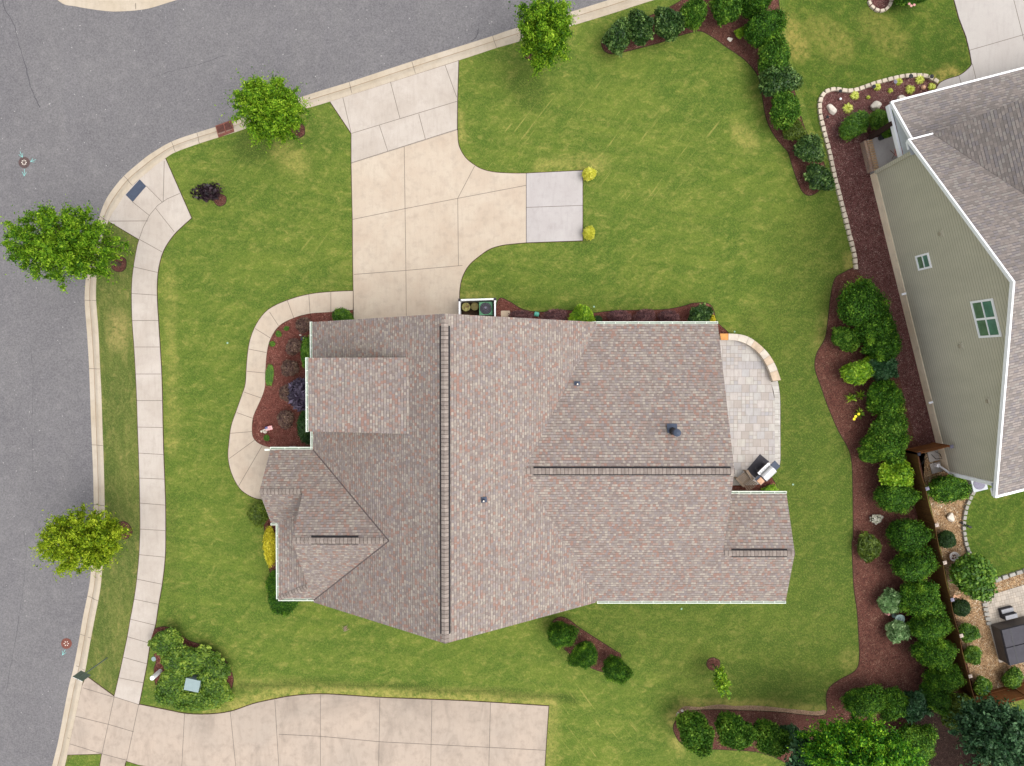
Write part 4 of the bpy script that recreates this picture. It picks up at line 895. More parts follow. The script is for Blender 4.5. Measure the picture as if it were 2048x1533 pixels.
m.build('wall_body', MT['capst'], sw)
cuts = [0,4,9,14,17,23,27,31,35,40]; cm = ['capor','capst','capst','capst','captan','capst','captan','capst','captan']
for k_ in range(9):
    i0, i1 = cuts[k_], cuts[k_+1]; pts = []
    A = [Vector(po_[i]) for i in range(i0, i1+1)]; B = [Vector(pi_[i]) for i in range(i0, i1+1)]
    A[0] = A[0].lerp(A[1], .12); B[0] = B[0].lerp(B[1], .12); pts = [(a+(a-b)*.06)-so_ for a, b in zip(A, B)]+[(b+(b-a)*.06)-so_ for a, b in zip(A[::-1], B[::-1])]
    m = MB(); m.slab([(p.x,p.y) for p in pts], .47+(k_ % 2)*.006, .402); o = m.build('cap_stone', MT[cm[k_]], sw, tri=True)
    if k_ == 0: o['label'] = 'orange cap stone at the house end of the wall'

# ------------------------------------------------------------------ shrubs and trees
KIND = {
 'holly': ('holly', 9000, .095, .42, .2, .6, 'core', 1.9), 'laurel': ('laurel', 14000, .065, .28, .16, .35, 'core', 1.8), 'dark': ('dark', 20000, .052, .24, .14, .3, 'core', 1.7),
 'darkL': ('dark', 17000, .06, .34, .15, .3, 'core', 1.8), 'box': ('box', 8000, .095, .12, .10, .1, 'core', 1.5), 'boxd': ('boxd', 9000, .085, .06, .06, .05, 'core', 1.5), 'boxr': ('box', 8000, .10, .22, .15, .3, 'core', 1.7),
 'lime': ('lime', 9000, .09, .16, .10, .12, 'core', 2.3), 'gold': ('gold', 5000, .13, .10, .08, .05, 'core', 1.4), 'yel': ('yel', 8000, .09, .18, .1, .15, 'core', 1.4),
 'barb': ('barb', 6000, .10, .14, .16, .35, 'coreb', 1.6), 'purp': ('purp', 4500, .15, .34, .25, .4, 'coreb', 3.2), 'blackp': ('blackp', 1500, .17, .6, .4, .6, 'coreb', 1.8), 'loro': ('loro', 6000, .10, .16, .1, .15, 'coreb', 1.6),
 'sage': ('sage', 4500, .12, .30, .2, .4, 'core', 2.6), 'blueg': ('blueg', 12000, .075, .5, .2, .4, 'core', 2.8), 'olive': ('olive', 9000, .08, .45, .18, .3, 'core', 1.7), 'pine': ('lime', 7000, .09, .5, .12, .2, 'core', 2.8),
 'mixed': ('mixed', 9000, .10, .36, .15, .3, 'core', 1.7), 'bright': ('bright', 16000, .062, .5, .18, .3, 'core', 1.5), 'spiky': ('olive', 3500, .15, .3, .25, .5, 'core', 3.2), 'flower': ('white', 700, .22, .3, .25, .3, 'core', 1.2), 'limel':('lime', 7000, .10, .45, .2, .35, 'core', 1.7)}
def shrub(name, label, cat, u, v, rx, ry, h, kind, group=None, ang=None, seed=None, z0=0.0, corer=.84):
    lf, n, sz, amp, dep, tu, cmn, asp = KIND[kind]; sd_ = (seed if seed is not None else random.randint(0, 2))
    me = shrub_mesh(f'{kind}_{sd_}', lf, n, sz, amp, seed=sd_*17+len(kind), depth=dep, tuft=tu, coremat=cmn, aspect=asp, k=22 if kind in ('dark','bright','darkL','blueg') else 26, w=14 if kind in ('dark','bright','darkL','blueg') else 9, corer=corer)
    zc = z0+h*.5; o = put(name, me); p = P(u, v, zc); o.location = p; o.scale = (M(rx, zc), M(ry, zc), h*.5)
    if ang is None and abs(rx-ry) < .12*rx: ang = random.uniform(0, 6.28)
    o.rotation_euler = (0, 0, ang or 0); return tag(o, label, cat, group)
G1 = 'holly hedge along the top bed'
for i, (u, v, rx, ry, h, k_, lb) in enumerate([
 (1231,76,27,30,2.0,'holly','dark holly shrub at the left end of the top hedge, above the open lawn'),
 (1281,61,27,30,2.0,'holly','dark holly shrub, second from the left end of the top hedge'),
 (1336,47,29,30,2.2,'holly','dark glossy holly shrub, third from the left end of the top hedge'),
 (1390,26,28,33,2.2,'laurel','green shrub, fourth from the left end of the top hedge, by the frame edge'),
 (1452,18,38,34,2.4,'laurel','broad green shrub in the top hedge above the white rock'),
 (1508,8,32,30,2.4,'darkL','dark shrub at the top corner where the hedge turns down'),
 (1524,60,38,38,2.4,'dark','bright dense green shrub right of the white rock at the hedge corner'),
 (1545,118,37,36,2.2,'laurel','shrub just below the hedge corner, beside the dry patch of grass'),
 (1558,163,36,34,2.2,'holly','dark shrub in the middle of the hedge running down to the right bed'),
 (1569,214,35,36,2.1,'laurel','green shrub just above the small pale shrub in the hedge'),
 (1588,264,21,21,1.3,'olive','small pale yellow green shrub in the hedge, above two dark round ones'),
 (1618,300,27,27,1.6,'holly','dark round shrub second from the lower end of the hedge'),
 (1634,354,27,27,1.6,'holly','dark round shrub at the lower end of the hedge near the edging blocks')]):
    shrub('shrub', lb, 'shrub', u, v, rx, ry, h, k_, G1)
shrub('shrub', 'small light green sprig of a shrub beside the white rock', 'shrub', 1479, 65, 11, 10, .7, 'limel')
G2 = 'shrubs of the long brown bed'
for (u, v, rx, ry, h, k_, lb, ang) in [
 (1716,612,47,42,2.6,'dark','largest dense dark shrub at the top of the long brown bed',None),
 (1745,655,36,42,2.4,'darkL','dark shrub below and right of the largest one at the top of the bed',None),
 (1684,675,29,26,1.7,'laurel','rounder mid green shrub at the left edge of the upper shrub group',None),
 (1762,690,32,38,2.4,'darkL','dark shrub on the right side of the upper group, near the sage house',None),
 (1768,732,26,28,2.2,'blueg','dark shrub directly right of the bright lime mound',None),
 (1714,747,43,31,1.6,'pine','bright lime green mounded conifer in the middle of the brown bed',.1),
 (1768,800,38,34,2.3,'darkL','dark shrub at the top of the tall middle group, right of the daylilies',None),
 (1779,848,42,40,2.4,'laurel','dark glossy shrub in the centre of the middle group',None),
 (1770,890,42,34,2.3,'dark','dark shrub low in the middle group, above the lime one',None),
 (1735,906,24,23,1.6,'laurel','smaller dark shrub at the lower left of the middle group',None),
 (1793,951,33,30,2.1,'limel','yellow green shrub against the fence below the middle group',None),
 (1786,992,42,28,1.9,'dark','dark flat shrub beneath the yellow green one by the fence',None)]:
    shrub('shrub', lb, 'shrub', u, v, rx, ry, h, k_, G2, ang)
G3 = 'evergreens along the wooden fence'
for i, (u, v, rx, ry, h) in enumerate([(1810,1068,39,32,2.3),(1821,1131,40,35,2.3),(1838,1198,41,37,2.4),(1852,1254,38,32,2.2),(1866,1307,38,33,2.4),(1880,1358,34,28,2.3),(1866,1390,32,29,2.2)]):
    shrub('evergreen_shrub', 'dense evergreen by the fence, '+['first below the pot of white flowers','second below the pot of white flowers','third in the row, level with the upper sage bush','fourth in the row, level with the lower sage bush','fifth in the row, beside the wide empty mulch','sixth in the row, close to the fence post','last in the row, where it turns the corner'][i], 'evergreen', u, v, rx, ry, h, 'dark', G3)
for (u, v, rx, ry, h, k_, lb) in [(1722,1404,41,32,2.0,'dark','round dense shrub at the left end of the bottom corner row'),(1782,1409,31,31,2.0,'darkL','second shrub from the left in the bottom corner row'),(1831,1408,29,34,2.1,'blueg','bluish shrub third from the left in the bottom corner row'),(1916,1424,33,40,2.6,'olive','olive green tall shrub in the corner against the fence'),
  (1830,1487,45,40,2.2,'dark','dark loose shrub behind the bright tree at the bottom'),(1575,1470,20,26,1.6,'blueg','dark bluish shrub half under the bright tree')]:
    shrub('shrub', lb, 'shrub', u, v, rx, ry, h, k_)
for (u, v, rx, ry, lb) in [(1390,1460,37,40,'large egg shaped dark shrub at the left end of the bottom bed'),(1474,1464,38,40,'large egg shaped shrub with lighter tip, second in the bottom bed'),(1547,1478,37,38,'large egg shaped shrub, third in the bottom bed beside the bright tree')]:
    shrub('shrub', lb, 'shrub', u, v, rx, ry, 3.0, 'laurel', 'egg shaped shrubs of the bottom bed', R(-62) if rx != ry else None)
for (u, v, rx, ry, lb) in [(1119,1267,27,29,'oval green shrub nearest the roof in the bed of three'),(1170,1308,27,29,'oval green shrub in the middle of the bed of three'),(1229,1336,26,28,'oval green shrub at the lower right of the bed of three')]:
    shrub('shrub', lb, 'shrub', u, v, rx, ry, 2.2, 'dark', 'three oval shrubs below the house')
# front bed
GB = 'barberry balls of the front bed'
for (u, v, r, lb) in [(607,651,15,'brownish barberry ball at the top of the front bed'),(589,692,16,'barberry ball second from the top of the front bed'),(579,737,16.5,'barberry ball third from the top, opposite the grass patch'),(575,786,17,'dark barberry ball tucked against the purple maple'),(571,837,17,'round dark barberry ball lowest in the front bed')]:
    shrub('barberry', lb, 'shrub', u, v, r, r, .95, 'barb', GB)
shrub('purple_maple', 'dark purple lace leaf maple against the front gutter', 'shrub', 602, 781, 26, 27, 1.7, 'purp')
shrub('boxwood', 'clipped dark green shrub half under the upper front gutter', 'shrub', 618, 710, 16, 33, 1.3, 'box', ang=0)
shrub('boxwood', 'clipped dark green shrub half under the lower front gutter', 'shrub', 615, 853, 19, 35, 1.3, 'boxd', ang=0)
shrub('boxwood', 'clipped green hedge piece between walkway end and driveway', 'shrub', 685, 634, 21, 16, 1.3, 'box', ang=0)
shrub('shrub', 'dark green bush beside the front porch roof', 'shrub', 517, 1025, 23, 26, 1.3, 'olive')
shrub('yellow_shrub', 'golden yellow clipped shrub beside the front left gutter', 'shrub', 541, 1094, 14, 37, .9, 'yel', ang=0)
shrub('shrub', 'wide dark green shrub below the lower left roof corner', 'shrub', 566, 1198, 32, 26, 1.6, 'dark', ang=0)
shrub('shrub', 'dark green shrub left of the lower left roof corner', 'shrub', 556, 1172, 24, 30, 1.3, 'dark', ang=0)
# bed along the north side
shrub('round_conifer', 'bright green round conifer by the north roof edge', 'shrub', 1164, 636, 25, 24, 1.5, 'lime')
shrub('holly_ball', 'dark glossy round holly at the north east roof corner', 'shrub', 1401, 629, 24, 23, 1.5, 'holly')
shrub('yellow_plant', 'tiny yellow plant tucked beside the dark holly ball', 'plant', 1424, 638, 7, 8, .5, 'yel')
shrub('shrub', 'low dark green plant at the right of the bright round conifer', 'shrub', 1195, 640, 10, 9, .5, 'boxd')
for (u, rx, lb) in [(1110,27,'low purple shrub left of the bright round conifer'),(1042,24,'low brownish shrub near the stepping stone'),(1238,24,'low purple shrub first right of the bright conifer'),(1290,22,'low purple shrub second right of the bright conifer'),(1337,21,'low purple shrub just left of the dark holly ball')]:
    shrub('loropetalum', lb, 'shrub', u, 635, rx, 15, .8, 'loro', 'low purple shrubs along the north wall', 0)
shrub('hosta', 'bright lime leafy plant beside the grill and the white gutter', 'plant', 1535, 984, 17, 15, .6, 'limel', ang=0)
shrub('golden_ball', 'round yellow gold shrub at the upper corner of the parking pad', 'shrub', 1177, 349, 13.3, 13.3, .85, 'gold')
shrub('golden_ball', 'round yellow gold shrub at the lower corner of the parking pad', 'shrub', 1178, 467.5, 12.5, 13, .85, 'gold')
shrub('purple_plum', 'small almost black purple leaved tree on the front lawn', 'tree', 419, 387, 22, 21, 1.9, 'blackp', corer=.12, seed=2)
shrub('small_shrub', 'dark spiky small shrub standing alone in the brown bed', 'shrub', 1738, 1097, 24, 23, 1.0, 'spiky')
shrub('sage_bush', 'pale sage green bush above the bird bath', 'shrub', 1780, 1200, 23, 22, 1.2, 'sage')
shrub('sage_bush', 'pale sage green bush below the bird bath', 'shrub', 1793, 1262, 22, 21, 1.2, 'sage')
# bottom left bush group round the transformer
for (u, v, rx, ry, h, k_, lb) in [(330,1283,33,28,1.3,'mixed','green bush at the upper left tip of the transformer bed'),(352,1318,30,30,1.2,'mixed','green bush between the tip and the white post'),(394,1318,46,32,1.3,'mixed','speckled bush above the grey transformer box'),(432,1342,28,32,1.2,'mixed','speckled bush right of the transformer box'),
   (433,1382,30,30,1.2,'mixed','green bush at the lower right of the transformer bed'),(392,1402,44,22,1.1,'mixed','green bush directly below the transformer box'),(343,1382,30,32,1.1,'mixed','green bush at the lower left of the transformer bed'),(352,1348,30,28,1.2,'mixed','speckled bush between white post and transformer box')]:
    shrub('bush', lb, 'bush', u, v, rx, ry, h, k_, 'bushes round the transformer', 0)
# neighbour's plants
shrub('clipped_shrub', 'large clipped green shrub with a pointed upper right end in the dark mulch', 'shrub', 1708, 251, 32, 23, 1.3, 'box', ang=R(28))
shrub('clipped_shrub', 'small round clipped shrub left of the porch steps planting', 'shrub', 1758, 240, 20, 18, 1.2, 'box')
shrub('clipped_shrub', 'round green shrub half hidden by the porch roof corner', 'shrub', 1790, 222, 14, 15, 1.1, 'dark')
shrub('shrub', 'large dark green shrub between fence and air conditioning unit', 'shrub', 1896, 977, 40, 30, 1.6, 'darkL', ang=R(-10))
shrub('clipped_ball', 'dark clipped ball against the fence above the stone bowl', 'shrub', 1893, 1079, 17, 17, 1.0, 'boxd')
shrub('clipped_ball', 'dark clipped ball against the fence below the big bright shrub', 'shrub', 1922, 1215, 17, 17, 1.0, 'boxd')
shrub('shrub', 'large bright green round shrub beside the back lawn', 'shrub', 1941, 1149, 44, 43, 2.0, 'boxr')
for (u, v, r, lb) in [(1936,1265,19,'small green ball by the fence, upper of three in the gravel'),(1944,1311,18,'small green ball by the fence, middle of three in the gravel'),(1964,1370,18,'small green ball by the fence, lowest of three in the gravel'),(2024,1358,20,'green ball standing alone in the gravel below the tub')]:
    shrub('boxwood_ball', lb, 'shrub', u, v, r, r, .95, 'boxr', 'small green balls in the gravel')
shrub('fern', 'leafy green plant in a black pot on the porch edge', 'plant', 1773, 267, 11, 12, .9, 'laurel', z0=.7)
shrub('flower_bush', 'dark bush with pink flowers cut by the top frame edge', 'bush', 1822, -10, 36, 22, 1.5, 'laurel')
shrub('flower_pot', 'potted white and orange flowers in the brown bed', 'flowers', 1753, 1038, 11, 11, .5, 'flower')
shrub('ornamental_grass', 'short grass patch beside the entry path in the red mulch', 'plant', 539, 750, 8, 22, .14, 'box', ang=0)
for (u, v, r) in ((573,657,5),(557,668,6),(545,688,5.5),(533,876,6)): shrub('small_plant', {573:'small green plant nearest the top of the front bed',557:'small green plant, middle of three by the curved path',545:'small green plant, lowest of three by the curved path',533:'small green plant just below the little flag'}[u], 'plant', u, v, r, r, .2, 'box')

def spray(name, label, cat, u, v, r, n, leaf, h, group=None, width=.02, seed=0, arch=.5):
    """tuft of long arching blades"""
    rg = random.Random(seed); m = MB(); R_ = M(r)
    for i in range(n):
        a = rg.uniform(0, 6.283); l_ = R_*rg.uniform(.45, 1.05); hh = h*rg.uniform(.5, 1.1); d = Vector((math.cos(a), math.sin(a), 0)); s_ = Vector((-d.y, d.x, 0))*width
        pts = [Vector((0,0,.02))+d*l_*.06, d*l_*.4+Vector((0,0,hh*.85)), d*l_*.75+Vector((0,0,hh)), d*l_+Vector((0,0,hh*(1-arch)))]
        for k_, (p, q) in enumerate(zip(pts, pts[1:])):
            w0, w1 = (1, 1.1, .8, .1)[k_], (1, 1.1, .8, .1)[k_+1]; m.face([p-s_*w0, p+s_*w0, q+s_*w1, q-s_*w1])
    o = m.build(name, L[leaf]); at = o.data.attributes.new('tint', 'FLOAT', 'POINT'); vals = []
    for i in range(n): t_ = rg.uniform(0, 1); vals += [t_]*12
    at.data.foreach_set('value', vals[:len(o.data.vertices)]+[.5]*max(0, len(o.data.vertices)-len(vals))); o.location = P(u, v, .02); return tag(o, label, cat, group)
ml = ['tuft right of the flat white rock, largest','tuft above the flat white rock at the border bend','tiny tuft between the white rocks','tuft at the border near the second black lamp','tiny tuft above the middle rock','tuft beside the border blocks, sixth from the left','full round tuft above the half hidden rock','full tuft touching the border blocks at the top','last tuft at the right by the white walkway']
for i, (u, v, r) in enumerate([(1694.6,217,11.5),(1708,192,10),(1735,196,4.5),(1753,174.5,8.5),(1779,182,6),(1796,164,8.5),(1819,179.5,10.5),(1838,160,10.5),(1862,174,8.5)]):
    spray('liriope', 'yellow variegated grass '+ml[i], 'ornamental grass', u, v, r, 150 if r > 7 else 60, 'mulg', .16, 'yellow grass tufts of the dark bed', .02, i)
for i, (u, v, r, lb) in enumerate([(1697,796,15,'left'),(1716,790,13,'upper right'),(1713,826,13,'lower right')]):
    spray('daylily', 'daylily clump with long arching leaves below the lime conifer, '+lb+' of three', 'daylily', u, v, r, 34, 'sage' if i == 9 else 'lime', .5, 'daylilies below the lime conifer', .018, 20+i)
m = MB()
for (u, v) in ((1711,833),(1708,838),(1717,828)): c_ = P(u, v, .6); m.lathe(c_, [(0,-.03),(.09,.03),(.05,.0),(0,-.03)], 6)
tag(m.build('daylily_flower', MT['yelf'] if 'yelf' in MT else plain('yellow_petal', (240,224,60), .7)), 'bright yellow lily flowers on the lowest daylily clump', 'flowers')

def tree(name, label, base, ctr, zc, rx, ry, rz, leaf, nc, per, crad, seed, trunk=.09, size=.062, cat='tree', droop=.1, group=None, nolow=True):
    """base and crown centre in pixels; the crown is built of leaf clumps at the ends of limbs"""
    b = P(*base); c = P(ctr[0], ctr[1], zc); rg = np.random.default_rng(seed); root = empty(name, b, 0, label, cat, group)
    X, Y, Zr = M(rx, zc), M(ry, zc), rz; cl = []
    for i in range(nc):
        d = rg.normal(0, 1, 3); d /= np.linalg.norm(d); r_ = rg.uniform(.02, 1)**.5*(1 if rg.uniform() < .78 else rg.uniform(.95, 1.24))
        q = np.array([c.x-b.x+d[0]*X*r_*.86, c.y-b.y+d[1]*Y*r_*.86, zc+d[2]*Zr*r_]); cl.append((q[0], q[1], max(q[2], .9), crad*rg.uniform(.6, 1.25)*(1.15-.35*r_)))
    me = clump_mesh(name+str(seed), leaf, cl, per, size, crad, seed, droop=droop); o = put('crown', me, root)
    m = MB(); top = Vector((c.x-b.x, c.y-b.y, zc+rz*.3)); k_ = [Vector((0,0,-.05)), Vector((top.x*.12, top.y*.12, zc*.3)), Vector((top.x*.55, top.y*.55, zc*.75)), top]
    rr_ = [trunk, trunk*.8, trunk*.55, trunk*.25]
    for i in range(3): m.bar(k_[i], k_[i+1], rr_[i], 8, 0, rr_[i+1])
    for i, q in enumerate(cl):
        if i % 5 == 0:
            e_ = Vector(q[:3]); t_ = min(.95, max(.1, (e_.z-.6)/(top.z))); st = k_[1].lerp(k_[3], t_*.7); md = st.lerp(e_, .5)+Vector((0,0,.12)); m.bar(st, md, trunk*.28, 5, 0, trunk*.18); m.bar(md, e_, trunk*.18, 5, 0, trunk*.06)
    m.build('trunk', MT['bark'], root); return root
tree('street_tree', 'bright green street tree by the storm drain and top driveway', (598,264), (541,220), 4.6, 70, 66, 2.1, 'street', 340, 150, .33, 1)
tree('street_tree', 'largest street tree, spreading over the left road above the sidewalk', (240,529), (124,490), 5.2, 120, 84, 2.3, 'street', 400, 150, .33, 2, .11)
tree('street_tree', 'yellow green street tree by the left road with its stake visible', (246,1061), (163,1082), 4.2, 88, 68, 1.8, 'streety', 360, 140, .32, 3)
tree('street_tree', 'bright green street tree cut by the top frame edge', (1064,107), (1088,58), 4.0, 57, 80, 2.1, 'street', 320, 150, .32, 4)
tree('young_tree', 'slender weeping young tree on the lawn below the house', (1427,1329), (1445,1362), 1.9, 16, 26, .8, 'lime', 34, 60, .2, 5, .03, .09)
tree('shade_tree', 'big bright yellow green tree crown at the bottom edge', (1690,1500), (1722,1508), 5.0, 128, 66, 2.2, 'bright', 560, 120, .32, 6, .13)
tree('shade_tree', 'big dark blue green tree crown in the bottom right corner', (1965,1425), (2004,1470), 5.0, 84, 66, 2.2, 'blueg', 420, 110, .32, 7, .13, .09)
tree('shade_tree', 'dark leafy tree behind the bright one at the bottom edge', (1600,1490), (1625,1520), 3.6, 48, 40, 1.6, 'blueg', 90, 150, .4, 8, .1, .1)
m = MB(); a = P(246,1061,0)+Vector((-.25,.0,0)); m.bar(a, a+Vector((.02,-.02,1.5)), .04, 8, 0); tag(m.build('tree_stake', MT['teak']), 'pale wooden stake beside the yellow green street tree', 'stake')

# ------------------------------------------------------------------ fences
def fence(posts, z, label, matn, capm, board_w=.14, sag=.12, low=0.0):
    ps = [P(u, v, z) for u, v in posts]; root = empty('wooden_fence', (ps[0].x, ps[0].y, 0), 0, label, 'fence'); o_ = Vector((ps[0].x, ps[0].y, 0))
    for i in range(len(ps)-1):
        a = ps[i]-o_; b = ps[i+1]-o_; d = (b-a); d.z = 0; Ln = d.length; d.normalize(); n = int(Ln/board_w); m = MB(); rz = math.atan2(d.y, d.x); s_ = Vector((-d.y, d.x, 0))
        for k_ in range(n):
            t = (k_+.5)/n; hh = z-.12-sag*4*t*(1-t)*.9+random.uniform(-.006, .006); c_ = a+d*Ln*t; m.box((c_.x, c_.y, hh/2), (Ln/n*.95, .022, hh), rz)
        for zz in (.3, z*.8): c_ = a+d*Ln/2; m.box((c_.x+s_.x*.04, c_.y+s_.y*.04, zz), (Ln, .045, .09), rz)
        m.build('fence_panel', MT[matn], root)
    for i, p in enumerate(ps):
        q = p-o_; m = MB(); m.box((q.x, q.y, z/2), (.11, .11, z)); po_b = m.build('post', MT[matn], root)
        c_ = MB(); c_.box((q.x, q.y, z+.03), (.19, .19, .05), R(15)); c_.box((q.x, q.y, z+.075), (.14, .14, .04), R(15), 0, None, .5); c_.build('post_cap', MT[capm[i % len(capm)]], po_b)
MT['capw'] = plain('post_cap', (176,160,148), .6, .3, .15); MT['capg'] = plain('post_cap_grey', (122,118,134), .6, .3, .15)
fence([(1838,908),(1854,977),(1873,1050),(1889,1125),(1904,1199),(1922,1271),(1940,1352),(1963,1433),(1990,1520),(2010,1600)], 1.85, 'long brown board fence with square post caps between mulch and gravel', 'fence', ['capw','capg','capw'])
fence([(1838,908),(1903,893)], 1.85, 'short brown gate fence joining the long fence to the sage house wall', 'fence2', ['slatecap'] if 0 else ['capg'], sag=-.05)
fence([(1961,1424),(2012,1411),(2062,1398),(2120,1384)], 1.75, 'reddish board fence running right from the corner behind the gravel', 'fence2', ['capw'], sag=.03)

# ------------------------------------------------------------------ street things
def disc(mb, c, r, z, n=24, mi=0): mb.face([(c[0]+r*math.cos(2*math.pi*i/n), c[1]+r*math.sin(2*math.pi*i/n), z) for i in range(n)], mi)
def manhole(u, v, r, label, matn, nh_):
    c = P(u, v, -.115); root = empty('manhole_cover', c, 0, label, 'manhole cover'); rr_ = M(r)
    m = MB(); m.lathe((0,0,0), [(rr_*1.0,0),(rr_*1.0,.008),(rr_*.9,.012),(rr_*.88,.006)], 28); disc(m, (0,0), rr_*.88, .007, 28)
    for k_ in (.82, .62): m.lathe((0,0,0), [(rr_*k_,.007),(rr_*k_,.014),(rr_*(k_-.05),.014),(rr_*(k_-.05),.007)], 24)
    m.build('cover', MT[matn], root); m = MB()
    for i in range(nh_):
        a = 2*math.pi*i/nh_; d = Vector((math.cos(a), math.sin(a), 0)); s_ = Vector((-d.y, d.x, 0))*rr_*.09; m.face([d*rr_*.2+Vector((0,0,.02)), d*rr_*.42-s_+Vector((0,0,.02)), d*rr_*.50+Vector((0,0,.02)), d*rr_*.42+s_+Vector((0,0,.02))])
    m.build('pick_hole', MT['pale'], root)
manhole(48.5, 325, 11.3, 'dark round manhole cover with pale petal holes in the upper left road', 'iron', 8)
manhole(133, 1287, 10.8, 'rusty round manhole cover near the kerb at the lower left', 'rust', 6)
def arrow(u0, v0, u1, v1, head, label):
    a, b = P(u0, v0, -.112), P(u1, v1, -.112); d = (b-a).normalized(); n_ = Vector((-d.y, d.x, 0)); m = MB(); o_ = a.copy()
    m.strip(a-o_, b-o_, .024, .003)
    for sg in (-1, 1): m.strip(b-o_, b-d*M(head)+n_*sg*M(head)*.55-o_, .022, .006+.002*sg)
    o = m.build('paint_arrow', MT['cyan']); o.location = a; tag(o, label, 'painted arrow', 'cyan survey arrows on the road')
arrow(40,303,45,315,8,'faint cyan arrow painted above the dark manhole'); arrow(72,319,61,323,7,'faint cyan arrow painted right of the dark manhole'); arrow(49,338,48.5,352,8,'faint cyan arrow painted below the dark manhole'); arrow(130.5,1299,125,1310,8,'faint cyan arrow painted below the rusty manhole')
# storm grate in the gutter
q = PP([(431,252),(462.6,240.5),(469,263.5),(437.5,275.5)], .0); root = empty('storm_grate', q[0], 0, 'rusty iron storm drain grate set in the kerb left of the street tree', 'drain grate'); o_ = q[0].copy()
m = MB(); A, B, C_, D_ = [p-o_ for p in q]
def bl(s_, t_): return A.lerp(B, s_).lerp(D_.lerp(C_, s_), t_)
def bq(m, s0_, s1_, t0_, t1_, z, mi=0, h=.03):
    p = [bl(s0_,t0_), bl(s1_,t0_), bl(s1_,t1_), bl(s0_,t1_)]; m.slab([(x.x, x.y) for x in p], z, z-h, mi)
bq(m, 0, 1, 0, 1, -.02, 1, .02)
for k_ in ((0,1,0,.1),(0,1,.78,1),(0,.06,.1,.78),(.94,1,.1,.78),(.47,.53,.1,.78)): bq(m, *k_, .035)
for i in range(14): t = .07+.86*(i+.5)/14; bq(m, t-.014, t+.014, .1, .78, .03)
m.build('grate', [MT['rust'], MT['black']], root)
m = MB(); q = PP([(280,359),(293,372.5),(266,404),(252,390)], 0); m.slab([(p.x, p.y) for p in q], .040, .03); a_, b_, c_, d_ = q
for i in range(14):
    for j_ in range(8):
        p = a_.lerp(d_, (i+.5)/14).lerp(b_.lerp(c_, (i+.5)/14), (j_+.5)/8); m.lathe((p.x, p.y, .04), [(.02,0),(.012,.01),(0,.01)], 6)
o = tag(m.build('tactile_panel', MT['slate']), 'dark blue textured warning panel on the corner ramp', 'tactile paving')
# sign post, seen from behind
b = P(214.4, 1315.5); tp = P(162, 1349, 2.75); root = empty('road_sign', b, 0, 'road sign on a thin metal post by the kerb, seen from above and behind', 'road sign')
ux = Vector((tp.x-b.x, tp.y-b.y, 0))*.3; m = MB(); m.bar((0,0,0), (0,0,2.9), .035, 6); m.build('post', MT['signback'], root)
m = MB(); wdir = P(178,1350,2.4)-P(162,1358,2.0); an = math.atan2(7.5, 17); rzs = R(25)
c_ = P(162, 1349, 2.55); m.box((0, 0, 2.5), (.62, .02, .78), R(-25)); m.box((-.014,-.03,2.5), (.58,.012,.74), R(-25), 1); m.build('sign_panel', [MT['signback'], MT['white']], root)
# white marker post, utility lid, transformer
b = P(321, 1342); m = MB(); m.lathe((0,0,0), [(.13,0),(.13,.95),(.12,1.0),(0,1.01)], 20); o = m.build('marker_post', MT['white']); o.location = b; tag(o, 'stout round white post beside the bush group at the lower left', 'post')
m = MB(); disc(m, (0,0), .14, .05, 8); m.lathe((0,0,0), [(.14,0),(.14,.05)], 8); o = m.build('utility_lid', MT['trans']); o.location = P(308, 1317.5); tag(o, 'small pale octagonal utility lid in the grass by the sidewalk', 'lid')
root = empty('transformer_box', P(399, 1356), R(-12), 'grey green transformer box surrounded by bushes', 'utility box')
m = MB(); m.box((0,0,.46), (.78,.62,.92)); m.box((0,0,.95), (.86,.70,.06)); m.build('cabinet', MT['trans'], root); m = MB(); m.box((.28,-.345,.4), (.08,.03,.2)); m.build('handle', MT['dgrey'], root)
for (u, v, lb) in ((455,686,'tiny pale disc in the lawn left of the entry path'),(1469,663.5,'tiny pale disc in the lawn at the end of the seat wall'),(1586,969,'tiny pale disc in the lawn right of the grill'),(1363,1217.6,'tiny pale disc in the lawn below the long white gutter'),(1188,613.5,'tiny pale disc in the lawn above the bright round conifer')):
    m = MB(); m.lathe((0,0,0), [(.055,0),(.05,.03),(0,.03)], 12); o = m.build('sprinkler_head', MT['spr']); o.location = P(u, v); tag(o, lb, 'sprinkler head', 'sprinkler heads in the lawn')
m = MB()
for i in range(60):
    a = random.uniform(0, 6.28); r_ = random.uniform(0, .17); m.bar((r_*math.cos(a), r_*math.sin(a), .02+.06*random.random()), (r_*math.cos(a)+random.uniform(-.1,.1), r_*math.sin(a)+random.uniform(-.1,.1), .04+.05*random.random()), .008, 4)
o = m.build('twig_pile', MT['teak']); o.location = P(691, 1257); tag(o, 'small brown heap of twigs on the lawn below the roof', 'twigs')

